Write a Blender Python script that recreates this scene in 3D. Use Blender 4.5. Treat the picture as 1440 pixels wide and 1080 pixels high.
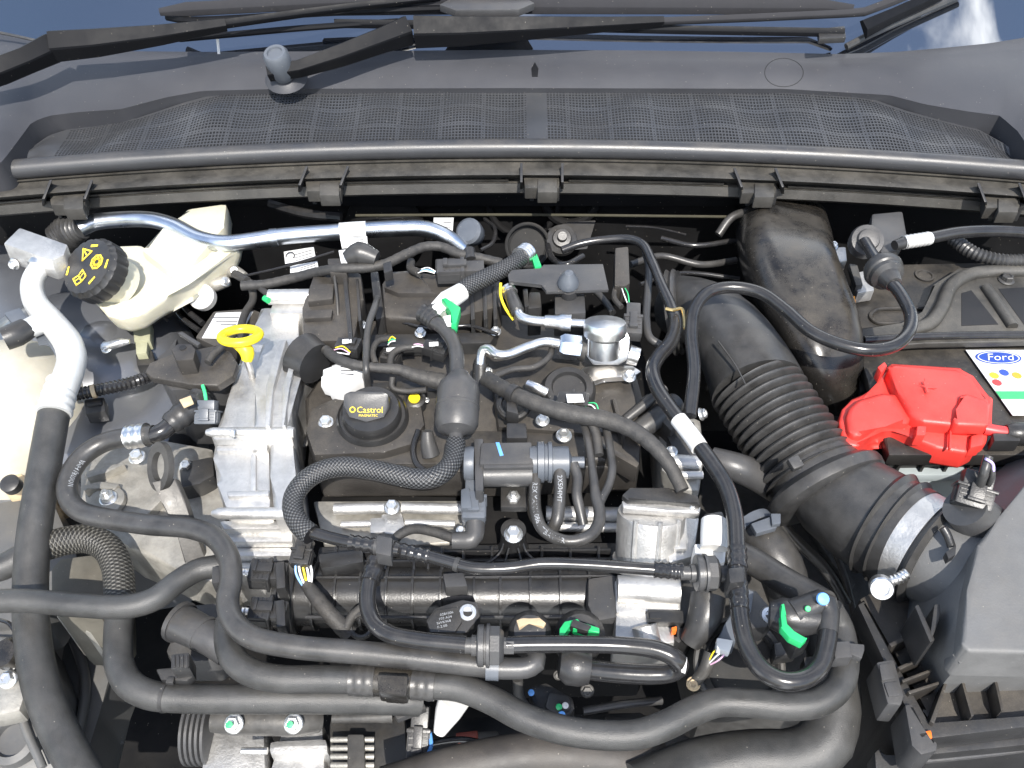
import bpy, bmesh, math, random
from mathutils import Vector, Matrix, Quaternion, noise
V = Vector
random.seed(11)
for _o in list(bpy.data.objects): bpy.data.objects.remove(_o)
sc = bpy.context.scene
col = sc.collection

# ------------------------------------------------------------------ camera
CAM = V((0.0, -0.80, 0.80)); FPX = 1222.0          # focal length in pixels of a 1440 px wide frame
cd = bpy.data.cameras.new('camera'); cam = bpy.data.objects.new('camera', cd); col.objects.link(cam)
cam.location = CAM; cam.rotation_euler = (math.radians(45), 0, 0)
cd.sensor_width = 36; cd.lens = 36*FPX/1440; cd.clip_start = 0.02; cd.clip_end = 2000
sc.camera = cam
# ------------------------------------------------------------------ sky, sun, exposure
SUN_DIR = V((0.10, -0.60, 0.79)).normalized()      # towards the sun
world = bpy.data.worlds.new('World'); sc.world = world; world.use_nodes = True
nt = world.node_tree; nt.nodes.clear()
wo = nt.nodes.new('ShaderNodeOutputWorld'); bg = nt.nodes.new('ShaderNodeBackground')
sky = nt.nodes.new('ShaderNodeTexSky'); sky.sky_type = 'NISHITA'; sky.sun_disc = False
sky.sun_elevation = math.asin(SUN_DIR.z); sky.sun_rotation = math.atan2(SUN_DIR.x, SUN_DIR.y)
tcw = nt.nodes.new('ShaderNodeTexCoord'); nw = nt.nodes.new('ShaderNodeTexNoise')
nw.inputs['Scale'].default_value = 1.7; nw.inputs['Detail'].default_value = 7; nw.inputs['Roughness'].default_value = .55
mpw = nt.nodes.new('ShaderNodeMapping'); mpw.inputs['Location'].default_value = (7.7, 2.9, 3.1)
rw = nt.nodes.new('ShaderNodeValToRGB'); rw.color_ramp.elements[0].position = .52; rw.color_ramp.elements[1].position = .60
mw = nt.nodes.new('ShaderNodeMixRGB'); mw.inputs[2].default_value = (13, 13.4, 14, 1)
nt.links.new(tcw.outputs['Generated'], mpw.inputs[0]); nt.links.new(mpw.outputs[0], nw.inputs['Vector'])
nt.links.new(nw.outputs['Fac'], rw.inputs[0]); nt.links.new(rw.outputs[0], mw.inputs[0])
nt.links.new(sky.outputs[0], mw.inputs[1]); nt.links.new(mw.outputs[0], bg.inputs[0])
bg.inputs[1].default_value = 0.135; nt.links.new(bg.outputs[0], wo.inputs[0])
sl = bpy.data.lights.new('sun', 'SUN'); sun = bpy.data.objects.new('sun', sl); col.objects.link(sun)
sl.energy = 3.9; sl.angle = math.radians(0.5); sl.color = (1, .955, .89)
sun.rotation_euler = SUN_DIR.to_track_quat('Z', 'Y').to_euler(); sun.location = (1, -1, 3)
vs = sc.view_settings; vs.view_transform = 'Standard'; vs.look = 'None'; vs.gamma = 1; vs.exposure = 0.95
vs.use_curve_mapping = False

# ------------------------------------------------------------------ measuring helpers: photo pixel + height -> place
R2 = math.sqrt(.5)
AX = V((0, R2, -R2)); UPV = V((0, R2, R2))
def ray(px, py): return AX*FPX + V((1, 0, 0))*(px-720) + UPV*(540-py)
def at(px, py, z=0.0):
    d = ray(px, py); return CAM + d*((z-CAM.z)/d.z)
def aty(px, py, y):
    d = ray(px, py); return CAM + d*((y-CAM.y)/d.y)
def P3(t):
    return t if isinstance(t, Vector) else at(*t)
def wpx(n, p): return n*((p-CAM).dot(AX))/FPX
def tocam(p): return (CAM-p).normalized()

# ------------------------------------------------------------------ materials
def N(nt, t, **kw):
    n = nt.nodes.new('ShaderNode'+t)
    for k, v in kw.items():
        if hasattr(n, k): setattr(n, k, v)
        else: n.inputs[k.replace('_', ' ')].default_value = v
    return n
DUSTK = .7
def mat(name, colr, rough=.5, metal=0, var=.25, nscale=30, bump=.15, bscale=300, dust=0, dcol=(.24, .205, .155),
        spec=.5, coat=0, ior=1.5, trans=0, sss=0, braid=None, scratch=0):
    m = bpy.data.materials.new(name); m.use_nodes = True; nt = m.node_tree; L = nt.links.new
    b = nt.nodes['Principled BSDF']
    tc = N(nt, 'TexCoord')
    n1 = N(nt, 'TexNoise', Scale=nscale, Detail=6, Roughness=.65); L(tc.outputs['Object'], n1.inputs['Vector'])
    r1 = N(nt, 'MapRange'); r1.inputs[1].default_value = .3; r1.inputs[2].default_value = .7
    r1.inputs[3].default_value = 1-var; r1.inputs[4].default_value = 1+var; L(n1.outputs['Fac'], r1.inputs[0])
    c1 = N(nt, 'MixRGB', blend_type='MULTIPLY'); c1.inputs[0].default_value = 1; c1.inputs[1].default_value = (*colr, 1)
    L(r1.outputs[0], c1.inputs[2]); cout = c1.outputs[0]
    n2 = N(nt, 'TexNoise', Scale=bscale, Detail=3); L(tc.outputs['Object'], n2.inputs['Vector'])
    hout = n2.outputs['Fac']
    rr = N(nt, 'MapRange'); rr.inputs[1].default_value = .3; rr.inputs[2].default_value = .7
    rr.inputs[3].default_value = max(.02, rough*.82); rr.inputs[4].default_value = min(1, rough*1.18); L(n1.outputs['Fac'], rr.inputs[0])
    rout = rr.outputs[0]
    if braid:
        k, pitch, dark, light = braid
        sx = N(nt, 'SeparateXYZ'); L(tc.outputs['UV'], sx.inputs[0])
        def mth(op, a, bb):
            q = N(nt, 'Math', operation=op)
            for i, s in enumerate((a, bb)):
                if s is None: continue
                if isinstance(s, (int, float)): q.inputs[i].default_value = s
                else: L(s, q.inputs[i])
            return q.outputs[0]
        u = mth('MULTIPLY', sx.outputs[0], k*6.28318); v = mth('MULTIPLY', sx.outputs[1], 6.28318/pitch)
        s1 = mth('SINE', mth('ADD', u, v), None); s2 = mth('SINE', mth('SUBTRACT', u, v), None)
        w = mth('MAXIMUM', s1, s2); w2 = mth('MULTIPLY', s1, s2)
        h = mth('ADD', mth('MULTIPLY', w, .5), mth('MULTIPLY', w2, .25)); hout = h
        cr = N(nt, 'ValToRGB'); cr.color_ramp.elements[0].position = .28; cr.color_ramp.elements[1].position = .72
        cr.color_ramp.elements[0].color = (*dark, 1); cr.color_ramp.elements[1].color = (*light, 1)
        L(mth('ADD', mth('MULTIPLY', h, .8), .2), cr.inputs[0]); L(cr.outputs[0], c1.inputs[1])
    dust *= DUSTK
    if dust:
        g = N(nt, 'NewGeometry'); sz = N(nt, 'SeparateXYZ'); L(g.outputs['Normal'], sz.inputs[0])
        mr = N(nt, 'MapRange'); mr.inputs[1].default_value = .1; mr.inputs[2].default_value = .95
        L(sz.outputs[2], mr.inputs[0])
        n3 = N(nt, 'TexNoise', Scale=16, Detail=8, Roughness=.72); L(g.outputs['Position'], n3.inputs['Vector'])
        m3 = N(nt, 'MapRange'); m3.inputs[1].default_value = .38; m3.inputs[2].default_value = .68; L(n3.outputs['Fac'], m3.inputs[0])
        n4 = N(nt, 'TexNoise', Scale=900, Detail=2); L(g.outputs['Position'], n4.inputs['Vector'])
        m4 = N(nt, 'MapRange'); m4.inputs[1].default_value = .35; m4.inputs[2].default_value = .75
        m4.inputs[3].default_value = .45; m4.inputs[4].default_value = 1.2; L(n4.outputs['Fac'], m4.inputs[0])
        a = N(nt, 'Math', operation='MULTIPLY'); L(mr.outputs[0], a.inputs[0]); L(m3.outputs[0], a.inputs[1])
        a1 = N(nt, 'Math', operation='MULTIPLY'); L(a.outputs[0], a1.inputs[0]); L(m4.outputs[0], a1.inputs[1])
        a2 = N(nt, 'Math', operation='MULTIPLY', use_clamp=True); a2.inputs[1].default_value = dust; L(a1.outputs[0], a2.inputs[0])
        c2 = N(nt, 'MixRGB'); c2.inputs[2].default_value = (*dcol, 1); L(a2.outputs[0], c2.inputs[0]); L(cout, c2.inputs[1]); cout = c2.outputs[0]
        r2 = N(nt, 'MixRGB'); r2.inputs[2].default_value = (.9, .9, .9, 1); L(a2.outputs[0], r2.inputs[0]); L(rout, r2.inputs[1]); rout = r2.outputs[0]
    if dust:
        vo = N(nt, 'TexVoronoi', Scale=230, Randomness=1); L(g.outputs['Position'], vo.inputs['Vector'])
        lt = N(nt, 'Math', operation='LESS_THAN'); lt.inputs[1].default_value = .13; L(vo.outputs['Distance'], lt.inputs[0])
        sx_ = N(nt, 'SeparateXYZ'); L(vo.outputs['Color'], sx_.inputs[0])
        gt = N(nt, 'Math', operation='GREATER_THAN'); gt.inputs[1].default_value = .93; L(sx_.outputs[0], gt.inputs[0])
        ml = N(nt, 'Math', operation='MULTIPLY'); L(lt.outputs[0], ml.inputs[0]); L(gt.outputs[0], ml.inputs[1])
        ml2 = N(nt, 'Math', operation='MULTIPLY'); ml2.inputs[1].default_value = .55; L(ml.outputs[0], ml2.inputs[0])
        c3 = N(nt, 'MixRGB'); c3.inputs[2].default_value = (.34, .31, .26, 1); L(ml2.outputs[0], c3.inputs[0]); L(cout, c3.inputs[1]); cout = c3.outputs[0]
    L(cout, b.inputs['Base Color']); L(rout, b.inputs['Roughness'])
    b.inputs['Metallic'].default_value = metal; b.inputs['Specular IOR Level'].default_value = spec
    b.inputs['IOR'].default_value = ior
    if coat: b.inputs['Coat Weight'].default_value = coat; b.inputs['Coat Roughness'].default_value = .12
    if trans: b.inputs['Transmission Weight'].default_value = trans
    if sss:
        b.inputs['Subsurface Weight'].default_value = sss; b.inputs['Subsurface Radius'].default_value = (.02, .016, .01)
        b.inputs['Subsurface Scale'].default_value = .5
    if bump:
        bp = N(nt, 'Bump'); bp.inputs['Strength'].default_value = bump
        bp.inputs['Distance'].default_value = .0012 if braid else .0006
        L(hout, bp.inputs['Height']); L(bp.outputs[0], b.inputs['Normal'])
    return m
M = {}
M['rubber'] = mat('hose_rubber', (.037, .0365, .036), .36, var=.4, nscale=35, bump=.25, bscale=700, dust=.22, spec=.5)
M['matt'] = mat('matt_black_cover', (.020, .020, .020), .7, var=.25, nscale=30, bump=.3, bscale=500, dust=.15, spec=.2)
M['manifold'] = mat('manifold_plastic', (.019, .019, .0195), .30, var=.25, nscale=25, bump=.25, bscale=500, dust=.10)
M['rubber_gloss'] = mat('glossy_hose', (.018, .018, .019), .20, var=.25, nscale=60, bump=.08, bscale=200, dust=.12)
M['foam'] = mat('matt_hose_rubber', (.038, .038, .037), .40, var=.4, nscale=28, bump=.6, bscale=1100, dust=.14)
M['plastic'] = mat('black_plastic', (.024, .024, .0245), .36, var=.25, nscale=25, bump=.3, bscale=600, dust=.22)
M['plastic_dusty'] = mat('dusty_black_plastic', (.033, .030, .027), .42, var=.3, nscale=20, bump=.4, bscale=500, dust=.40)
M['plastic_grey'] = mat('grey_black_plastic', (.048, .048, .049), .38, var=.18, nscale=25, bump=.25, bscale=600, dust=.25)
M['plastic_slate'] = mat('slate_plastic', (.085, .095, .11), .38, var=.12, nscale=25, bump=.15, bscale=600, dust=.1)
M['plastic_gloss'] = mat('glossy_black_plastic', (.014, .013, .012), .24, var=.3, nscale=20, bump=.12, bscale=60, dust=.42)
M['tape'] = mat('cloth_tape', (.030, .029, .028), .6, var=.3, nscale=120, bump=.8, bscale=500, dust=.3)
M['cowl'] = mat('cowl_plastic', (.043, .044, .049), .44, var=.1, nscale=8, bump=.3, bscale=900, dust=.04, spec=.35)
M['mesh'] = mat('grille_plastic', (.040, .042, .046), .33, var=.1, nscale=8, bump=.1, bscale=500, dust=.08)
M['seal'] = mat('seal_rubber', (.036, .037, .04), .36, var=.12, nscale=15, bump=.3, bscale=800, dust=.25)
M['rail'] = mat('dirty_rail_plastic', (.040, .038, .034), .48, var=.35, nscale=25, bump=.4, bscale=500, dust=.6, dcol=(.22, .20, .165))
M['wiper'] = mat('wiper_black', (.006, .0065, .008), .5, var=.1, bump=.2, bscale=700, dust=.02, spec=.12)
M['wiper_grey'] = mat('wiper_grey', (.034, .034, .037), .8, var=.1, bump=.1, dust=.04, spec=.08)
M['alu'] = mat('cast_aluminium', (.54, .53, .51), .48, metal=.8, var=.16, nscale=45, bump=.8, bscale=330, dust=.10)
M['alu_dirty'] = mat('dirty_cast_aluminium', (.36, .345, .31), .55, metal=.6, var=.3, nscale=35, bump=.6, bscale=380, dust=.45)
M['steel'] = mat('machined_steel', (.80, .79, .77), .34, metal=1, var=.1, nscale=60, bump=.1, bscale=300, dust=.08)
M['zinc'] = mat('zinc_tube', (.62, .66, .71), .30, metal=1, var=.1, nscale=30, bump=.05, bscale=200, dust=.1)
M['bolt'] = mat('zinc_bolt', (.74, .74, .72), .33, metal=.9, var=.15, nscale=200, bump=.1)
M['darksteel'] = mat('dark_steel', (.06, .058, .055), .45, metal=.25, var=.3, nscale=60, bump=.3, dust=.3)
M['white_alu'] = mat('bright_aluminium_pipe', (.62, .62, .60), .45, metal=.4, var=.08, nscale=60, bump=.4, bscale=250)
M['white'] = mat('white_plastic', (.66, .65, .62), .42, var=.08, nscale=50, bump=.1)
M['paper'] = mat('white_label', (.62, .62, .61), .6, var=.08, nscale=50, bump=.05)
M['print'] = mat('label_print', (.05, .05, .055), .6, var=.1, bump=0)
M['hoseprint'] = mat('hose_print', (.30, .31, .32), .7, var=.3, nscale=300, bump=0)
M['cream'] = mat('translucent_plastic', (.58, .55, .43), .36, var=.06, nscale=20, bump=.1, sss=.35)
M['tank'] = mat('tank_plastic', (.50, .47, .39), .42, var=.12, nscale=20, bump=.15, sss=.3)
M['tan'] = mat('tan_plastic', (.52, .40, .25), .5, var=.2, nscale=30, bump=.3, dust=.2)
M['yellow'] = mat('yellow_plastic', (.78, .62, .02), .38, var=.06, nscale=30, bump=.1)
M['yellowprint'] = mat('yellow_print', (.85, .62, .05), .6, var=.08, nscale=100, bump=0)
M['red'] = mat('red_plastic', (.66, .045, .035), .45, var=.12, nscale=25, bump=.3, bscale=500, dust=.12, dcol=(.75, .35, .3))
M['green'] = mat('green_plastic', (.02, .42, .13), .4, var=.1, bump=.1)
M['orange'] = mat('orange_plastic', (.8, .16, .02), .4, var=.1, bump=.1)
M['blueprint'] = mat('blue_paint', (.12, .34, .75), .5, var=.1, bump=0)
M['navy'] = mat('blue_oval_print', (.03, .07, .33), .4, var=.05, bump=0)
M['greenprint'] = mat('green_print', (.05, .42, .14), .5, var=.05, bump=0)
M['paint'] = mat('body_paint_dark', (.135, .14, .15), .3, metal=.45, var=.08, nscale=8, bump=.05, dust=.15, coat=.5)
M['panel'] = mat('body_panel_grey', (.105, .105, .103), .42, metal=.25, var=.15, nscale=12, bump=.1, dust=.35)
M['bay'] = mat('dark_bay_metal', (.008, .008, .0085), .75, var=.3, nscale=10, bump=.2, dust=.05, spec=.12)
M['lid_grey'] = mat('air_box_lid', (.12, .12, .118), .58, var=.12, nscale=25, bump=.45, bscale=450, dust=.25)
M['grille_dark'] = mat('dark_backing', (.012, .012, .013), .7, bump=0)
M['battery'] = mat('battery_case', (.020, .019, .018), .42, var=.25, nscale=20, bump=.3, dust=.45)
M['tray'] = mat('grey_tray', (.30, .34, .35), .5, var=.12, bump=.1, dust=.1)
M['glass'] = mat('windscreen_glass', (.008, .010, .014), .02, var=.02, bump=0, ior=3.6, spec=.5)
M['braid'] = mat('braided_sleeve', (1, 1, 1), .4, var=.12, nscale=50, bump=.6, braid=(14, .0046, (.010, .010, .011), (.095, .098, .10)), dust=.1)
M['braid_white'] = mat('flecked_braided_sleeve', (1, 1, 1), .45, var=.15, nscale=50, bump=.9, braid=(10, .0050, (.010, .010, .009), (.12, .115, .10)), dust=.15)
for _n, _c in (('w_white', (.8, .8, .78)), ('w_yellow', (.85, .65, .03)), ('w_green', (.05, .55, .2)), ('w_pink', (.75, .45, .62)),
               ('w_orange', (.8, .3, .03)), ('w_blue', (.25, .45, .75)), ('w_brown', (.3, .14, .05)), ('w_red', (.7, .05, .05))):
    M[_n] = mat('wire_'+_n[2:], _c, .45, var=.05, bump=0)

# ------------------------------------------------------------------ mesh building
def spline(pts, step=.006, tens=.5):
    """smooth curve through the points, evenly resampled"""
    q = [2*pts[0]-pts[1]] + list(pts) + [2*pts[-1]-pts[-2]]
    dense = []
    for i in range(1, len(q)-2):
        a, b, c, d = q[i-1], q[i], q[i+1], q[i+2]
        t0 = 0; t1 = t0+max((b-a).length, 1e-6)**tens; t2 = t1+max((c-b).length, 1e-6)**tens; t3 = t2+max((d-c).length, 1e-6)**tens
        for k in range(24):
            t = t1+(t2-t1)*k/24
            A1 = a*((t1-t)/(t1-t0))+b*((t-t0)/(t1-t0)); A2 = b*((t2-t)/(t2-t1))+c*((t-t1)/(t2-t1)); A3 = c*((t3-t)/(t3-t2))+d*((t-t2)/(t3-t2))
            B1 = A1*((t2-t)/(t2-t0))+A2*((t-t0)/(t2-t0)); B2 = A2*((t3-t)/(t3-t1))+A3*((t-t1)/(t3-t1))
            dense.append((B1*((t2-t)/(t2-t1))+B2*((t-t1)/(t2-t1)), i-1+k/24))
    dense.append((q[-2].copy(), len(pts)-1))
    cum = [0]
    for i in range(1, len(dense)): cum.append(cum[-1]+(dense[i][0]-dense[i-1][0]).length)
    tot = cum[-1]; n = max(2, int(round(tot/step))); out = []; j = 0
    for k in range(n+1):
        s = tot*k/n
        while j < len(cum)-2 and cum[j+1] < s: j += 1
        f = (s-cum[j])/max(cum[j+1]-cum[j], 1e-9); f = min(max(f, 0), 1)
        out.append((dense[j][0].lerp(dense[j+1][0], f), s, dense[j][1]+(dense[j+1][1]-dense[j][1])*f))
    return out
def basis(ax, hint=None):
    ax = ax.normalized(); h = V(hint) if hint is not None else V((0, 0, 1))
    if abs(ax.dot(h)) > .98: h = V((0, 1, 0)) if abs(ax.y) < .9 else V((1, 0, 0))
    u = h.cross(ax).normalized(); w = ax.cross(u).normalized()
    return ax, u, w            # axis, side, up
class MB:
    def __init__(s): s.v = []; s.f = []; s.uv = {}
    def add(s, vs, fs, uvs=None):
        b = len(s.v); s.v += [V(x) for x in vs]
        for i, f in enumerate(fs):
            if uvs: s.uv[len(s.f)] = uvs[i]
            s.f.append([b+k for k in f])
        return s
    def tube(s, pts, w, n=14, step=None, ribs=None, cap=True, metres=False, rib_range=None, flat=None):
        """pts: (px,py,z) or vectors; w: width in photo px (at the mean depth), or list per point; ribs=(pitch, amp)"""
        P = [P3(p) for p in pts]
        cen = sum(P, V())/len(P)
        wl = w if isinstance(w, (list, tuple)) else [w]*len(P)
        rl = [x*.5 if metres else wpx(x, cen)*.5 for x in wl]
        rm = sum(rl)/len(rl)
        st = step or max(.0025, rm*.55)
        if ribs: st = min(st, ribs[0]/4)
        S = spline(P, st); T = []
        for i in range(len(S)):
            a = S[max(0, i-1)][0]; b = S[min(len(S)-1, i+1)][0]; T.append((b-a).normalized())
        _, u, _w = basis(T[0]); vs = []; fs = []; uvs = []; base = len(S)
        for i, (p, d, idx) in enumerate(S):
            if i:
                q = T[i-1].rotation_difference(T[i]); u = (q @ u)
                u = (u - T[i]*u.dot(T[i])).normalized()
            wv = T[i].cross(u)
            k = min(int(idx), len(rl)-2); r = rl[k]+(rl[k+1]-rl[k])*(idx-k)
            if ribs:
                ok = True
                if rib_range: ok = rib_range[0] <= d <= rib_range[1]
                if ok: r *= 1+ribs[1]*math.cos(2*math.pi*d/ribs[0])
            for j in range(n):
                a = 2*math.pi*j/n
                vs.append(p+u*(r*math.cos(a))+wv*(r*math.sin(a)))
        for i in range(len(S)-1):
            for j in range(n):
                j2 = (j+1) % n
                fs.append((i*n+j, i*n+j2, (i+1)*n+j2, (i+1)*n+j))
                uvs.append(((j/n, S[i][1]), ((j+1)/n, S[i][1]), ((j+1)/n, S[i+1][1]), (j/n, S[i+1][1])))
        if cap:
            fs.append(list(range(n))[::-1]); uvs.append([(0, 0)]*n)
            fs.append([(len(S)-1)*n+j for j in range(n)]); uvs.append([(0, 0)]*n)
        s.add(vs, fs, uvs); s.path = S; s.r = rm
        return s
    def lathe(s, c, ax, prof, n=24, sx=1.0):
        """prof: (radius, height along ax)"""
        ax, u, w = basis(V(ax)); vs = []; fs = []
        for r, h in prof:
            for j in range(n):
                a = 2*math.pi*j/n; vs.append(c+ax*h+u*(r*math.cos(a)*sx)+w*(r*math.sin(a)))
        for i in range(len(prof)-1):
            for j in range(n): fs.append((i*n+j, i*n+(j+1) % n, (i+1)*n+(j+1) % n, (i+1)*n+j))
        if prof[0][0] > 1e-6: fs.append(list(range(n))[::-1])
        if prof[-1][0] > 1e-6: fs.append([(len(prof)-1)*n+j for j in range(n)])
        return s.add(vs, fs)
    def ring(s, c, ax, R, r, n=32, m=8, sx=1.0, flat=1.0):
        ax, u, w = basis(V(ax)); vs = []; fs = []
        for i in range(n):
            a = 2*math.pi*i/n; d = u*math.cos(a)*sx+w*math.sin(a)
            for j in range(m):
                b = 2*math.pi*j/m; vs.append(c+d*(R+r*math.cos(b))+ax*(r*flat*math.sin(b)))
        for i in range(n):
            for j in range(m): fs.append((i*m+j, ((i+1) % n)*m+j, ((i+1) % n)*m+(j+1) % m, i*m+(j+1) % m))
        return s.add(vs, fs)
    def solid(s, top, d, bev=.002, taper=1.0, seg=2):
        """polygon (3d points) extruded by vector d, edges rounded"""
        bm = bmesh.new(); d = V(d); top = [V(p) for p in top]; c = sum(top, V())/len(top)
        nrm = V((0, 0, 0))
        for i in range(len(top)): nrm += (top[i]-c).cross(top[(i+1) % len(top)]-c)
        if nrm.dot(d) > 0: top = top[::-1]
        a = [bm.verts.new(p) for p in top]; b = [bm.verts.new(c+(p-c)*taper+d) for p in top]
        bm.faces.new(a); bm.faces.new(b[::-1]); n = len(a)
        for i in range(n): bm.faces.new((a[i], b[i], b[(i+1) % n], a[(i+1) % n]))
        if bev: bmesh.ops.bevel(bm, geom=bm.edges[:], offset=bev, segments=seg, profile=.6, affect='EDGES', clamp_overlap=True)
        bm.verts.index_update()
        s.add([v.co for v in bm.verts], [[v.index for v in f.verts] for f in bm.faces]); bm.free()
        return s
    def prism(s, poly, z, h, bev=.002, taper=1.0, d=(0, 0, -1)):
        return s.solid([at(*(p if len(p) == 3 else (p[0], p[1], z))) for p in poly], V(d)*h, bev, taper)
    def face_on(s, poly, y, h, bev=.002):
        return s.solid([aty(p[0], p[1], y) for p in poly], V((0, h, 0)), bev)
    def obox(s, c, ax, up, size, bev=.0015):
        ax = V(ax).normalized(); up = V(up); up = (up-ax*up.dot(ax)).normalized(); sd = ax.cross(up)
        L, Wd, H = size
        top = [c+ax*(L/2*i)+sd*(Wd/2*j)+up*(H/2) for i, j in ((1, 1), (-1, 1), (-1, -1), (1, -1))]
        return s.solid(top, -up*H, bev)
    def loft(s, rings, cap=True, closed=True):
        n = len(rings[0]); vs = [p for r in rings for p in r]; fs = []
        for i in range(len(rings)-1):
            for j in range(n if closed else n-1): fs.append((i*n+j, i*n+(j+1) % n, (i+1)*n+(j+1) % n, (i+1)*n+j))
        if cap and closed:
            fs.append(list(range(n))[::-1]); fs.append([(len(rings)-1)*n+j for j in range(n)])
        return s.add(vs, fs)
    def hexhead(s, c, ax, d, h=None, flange=True):
        ax, u, w = basis(V(ax)); h = h or d*.45
        if flange: s.lathe(c, ax, [(d*.62, 0), (d*.64, d*.06), (d*.60, d*.12), (d*.5, d*.16)], 20)
        z0 = d*.1 if flange else 0
        s.lathe(c, ax, [(d*.47, z0), (d*.47, z0+h*.85), (d*.40, z0+h), (d*.26, z0+h), (d*.24, z0+h*.8), (0, z0+h*.8)], 6)
        return s
    def build(s, name, m, parent=None, angle=38, kind=None):
        me = bpy.data.meshes.new(name); c = sum(s.v, V())/len(s.v)
        me.from_pydata([tuple(p-c) for p in s.v], [], s.f)
        if s.uv:
            ul = me.uv_layers.new(name='UVMap')
            for fi, poly in enumerate(me.polygons):
                u = s.uv.get(fi)
                if u:
                    for k, li in enumerate(poly.loop_indices): ul.data[li].uv = u[k]
        me.materials.append(M[m] if isinstance(m, str) else m)
        bm = bmesh.new(); bm.from_mesh(me); bmesh.ops.recalc_face_normals(bm, faces=bm.faces[:]); bm.to_mesh(me); bm.free()
        for p in me.polygons: p.use_smooth = True
        me.set_sharp_from_angle(angle=math.radians(angle))
        o = bpy.data.objects.new(name, me); col.objects.link(o)
        place(o, c, parent)
        if kind: o['kind'] = kind
        return o
WL = {}; THINGS = []
def place(o, wloc, parent=None):
    WL[o.name] = V(wloc)
    if parent is not None: o.parent = parent; o.location = V(wloc)-WL[parent.name]
    else: o.location = wloc
def tag(o, label, cat, group=None):
    o['label'] = label; o['category'] = cat
    if group: o['group'] = group
    return o
def T(name, label, cat, group=None):
    o = bpy.data.objects.new(name, None); col.objects.link(o); o.empty_display_size = .02
    WL[o.name] = V((0, 0, 0)); THINGS.append(o); return tag(o, label, cat, group)
def finish():
    for t in THINGS:
        ch = [o for o in t.children]
        if not ch: bpy.data.objects.remove(t); continue
        lo = V((9, 9, 9)); hi = V((-9, -9, -9))
        for o in ch:
            for v in o.data.vertices:
                p = o.location + (o.rotation_quaternion.to_matrix() @ V([v.co[i]*o.scale[i] for i in range(3)]) if o.rotation_mode == 'QUATERNION' else v.co)
                for i in range(3): lo[i] = min(lo[i], p[i]); hi[i] = max(hi[i], p[i])
        b = V(((lo.x+hi.x)/2, (lo.y+hi.y)/2, lo.z)); t.location = b
        for o in ch: o.location = o.location-b
BOLT = {}
def bolt(parent, p, axis=(0, 0, 1), dpx=18, m='bolt', name='bolt', kind='hex'):
    """hex flange bolt; alike bolts share one mesh"""
    p = P3(p); d = wpx(dpx, p); key = (m, kind)
    if key not in BOLT:
        b = MB()
        if kind == 'hex': b.hexhead(V((0, 0, 0)), (0, 0, 1), .78)
        elif kind == 'stud':
            b.hexhead(V((0, 0, 0)), (0, 0, 1), .78); b.lathe(V((0, 0, .3)), (0, 0, 1), [(.17, 0), (.17, .42), (.13, .46), (0, .46)], 12)
        else: b.lathe(V((0, 0, 0)), (0, 0, 1), [(.5, 0), (.5, .12), (.42, .3), (.24, .32), (.22, .16), (0, .16)], 20)
        o = b.build(name, m); BOLT[key] = o.data; bpy.data.objects.remove(o)
    o = bpy.data.objects.new(name, BOLT[key]); col.objects.link(o)
    o.rotation_mode = 'QUATERNION'; o.rotation_quaternion = V(axis).to_track_quat('Z', 'Y'); o.scale = (d, d, d)
    bpy.context.view_layer.update if False else None
    place(o, p, parent); return o
def text_mesh(body, size):
    cu = bpy.data.curves.new('txt', 'FONT'); cu.body = body; cu.size = size; cu.align_x = 'LEFT'; cu.resolution_u = 2
    ob = bpy.data.objects.new('txt', cu); col.objects.link(ob)
    me = ob.to_mesh(); vs = [v.co.copy() for v in me.vertices]; fs = [list(p.vertices) for p in me.polygons]
    ob.to_mesh_clear(); bpy.data.objects.remove(ob); bpy.data.curves.remove(cu)
    return vs, fs
def flat_text(body, size, c, right, up, lift=.0006, centre=True, shear=0, sx=1.0):
    """lettering laid on a flat face; returns MB"""
    vs, fs = text_mesh(body, size); right = V(right).normalized(); up = V(up); up = (up-right*up.dot(right)).normalized(); n = right.cross(up)
    if not vs: return MB()
    w = max(v.x for v in vs); hh = size*.35
    b = MB(); b.add([c+right*((v.x-(w/2 if centre else 0))*sx+v.y*shear)+up*(v.y-hh)+n*lift for v in vs], fs); return b
def tube_text(path, r, s0, body, size, side=None, flip=False, off=0.0):
    """lettering wrapped on a hose"""
    vs, fs = text_mesh(body, size); b = MB(); out = []
    S = path; tot = S[-1][1]
    for v in vs:
        s = s0+(-v.x if flip else v.x); s = min(max(s, 0), tot-1e-4); k = min(int(s/tot*(len(S)-1)), len(S)-2)
        f = (s-S[k][1])/max(S[k+1][1]-S[k][1], 1e-9); p = S[k][0].lerp(S[k+1][0], f); t = (S[k+1][0]-S[k][0]).normalized()
        if flip: t = -t
        n = V(side) if side else tocam(p); n = (n-t*n.dot(t)).normalized(); w = n.cross(t)
        a = (v.y-size*.35)/r+off
        out.append(p+n*((r+.0005)*math.cos(a))+w*((r+.0005)*math.sin(a)))
    return b.add(out, fs)
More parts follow.
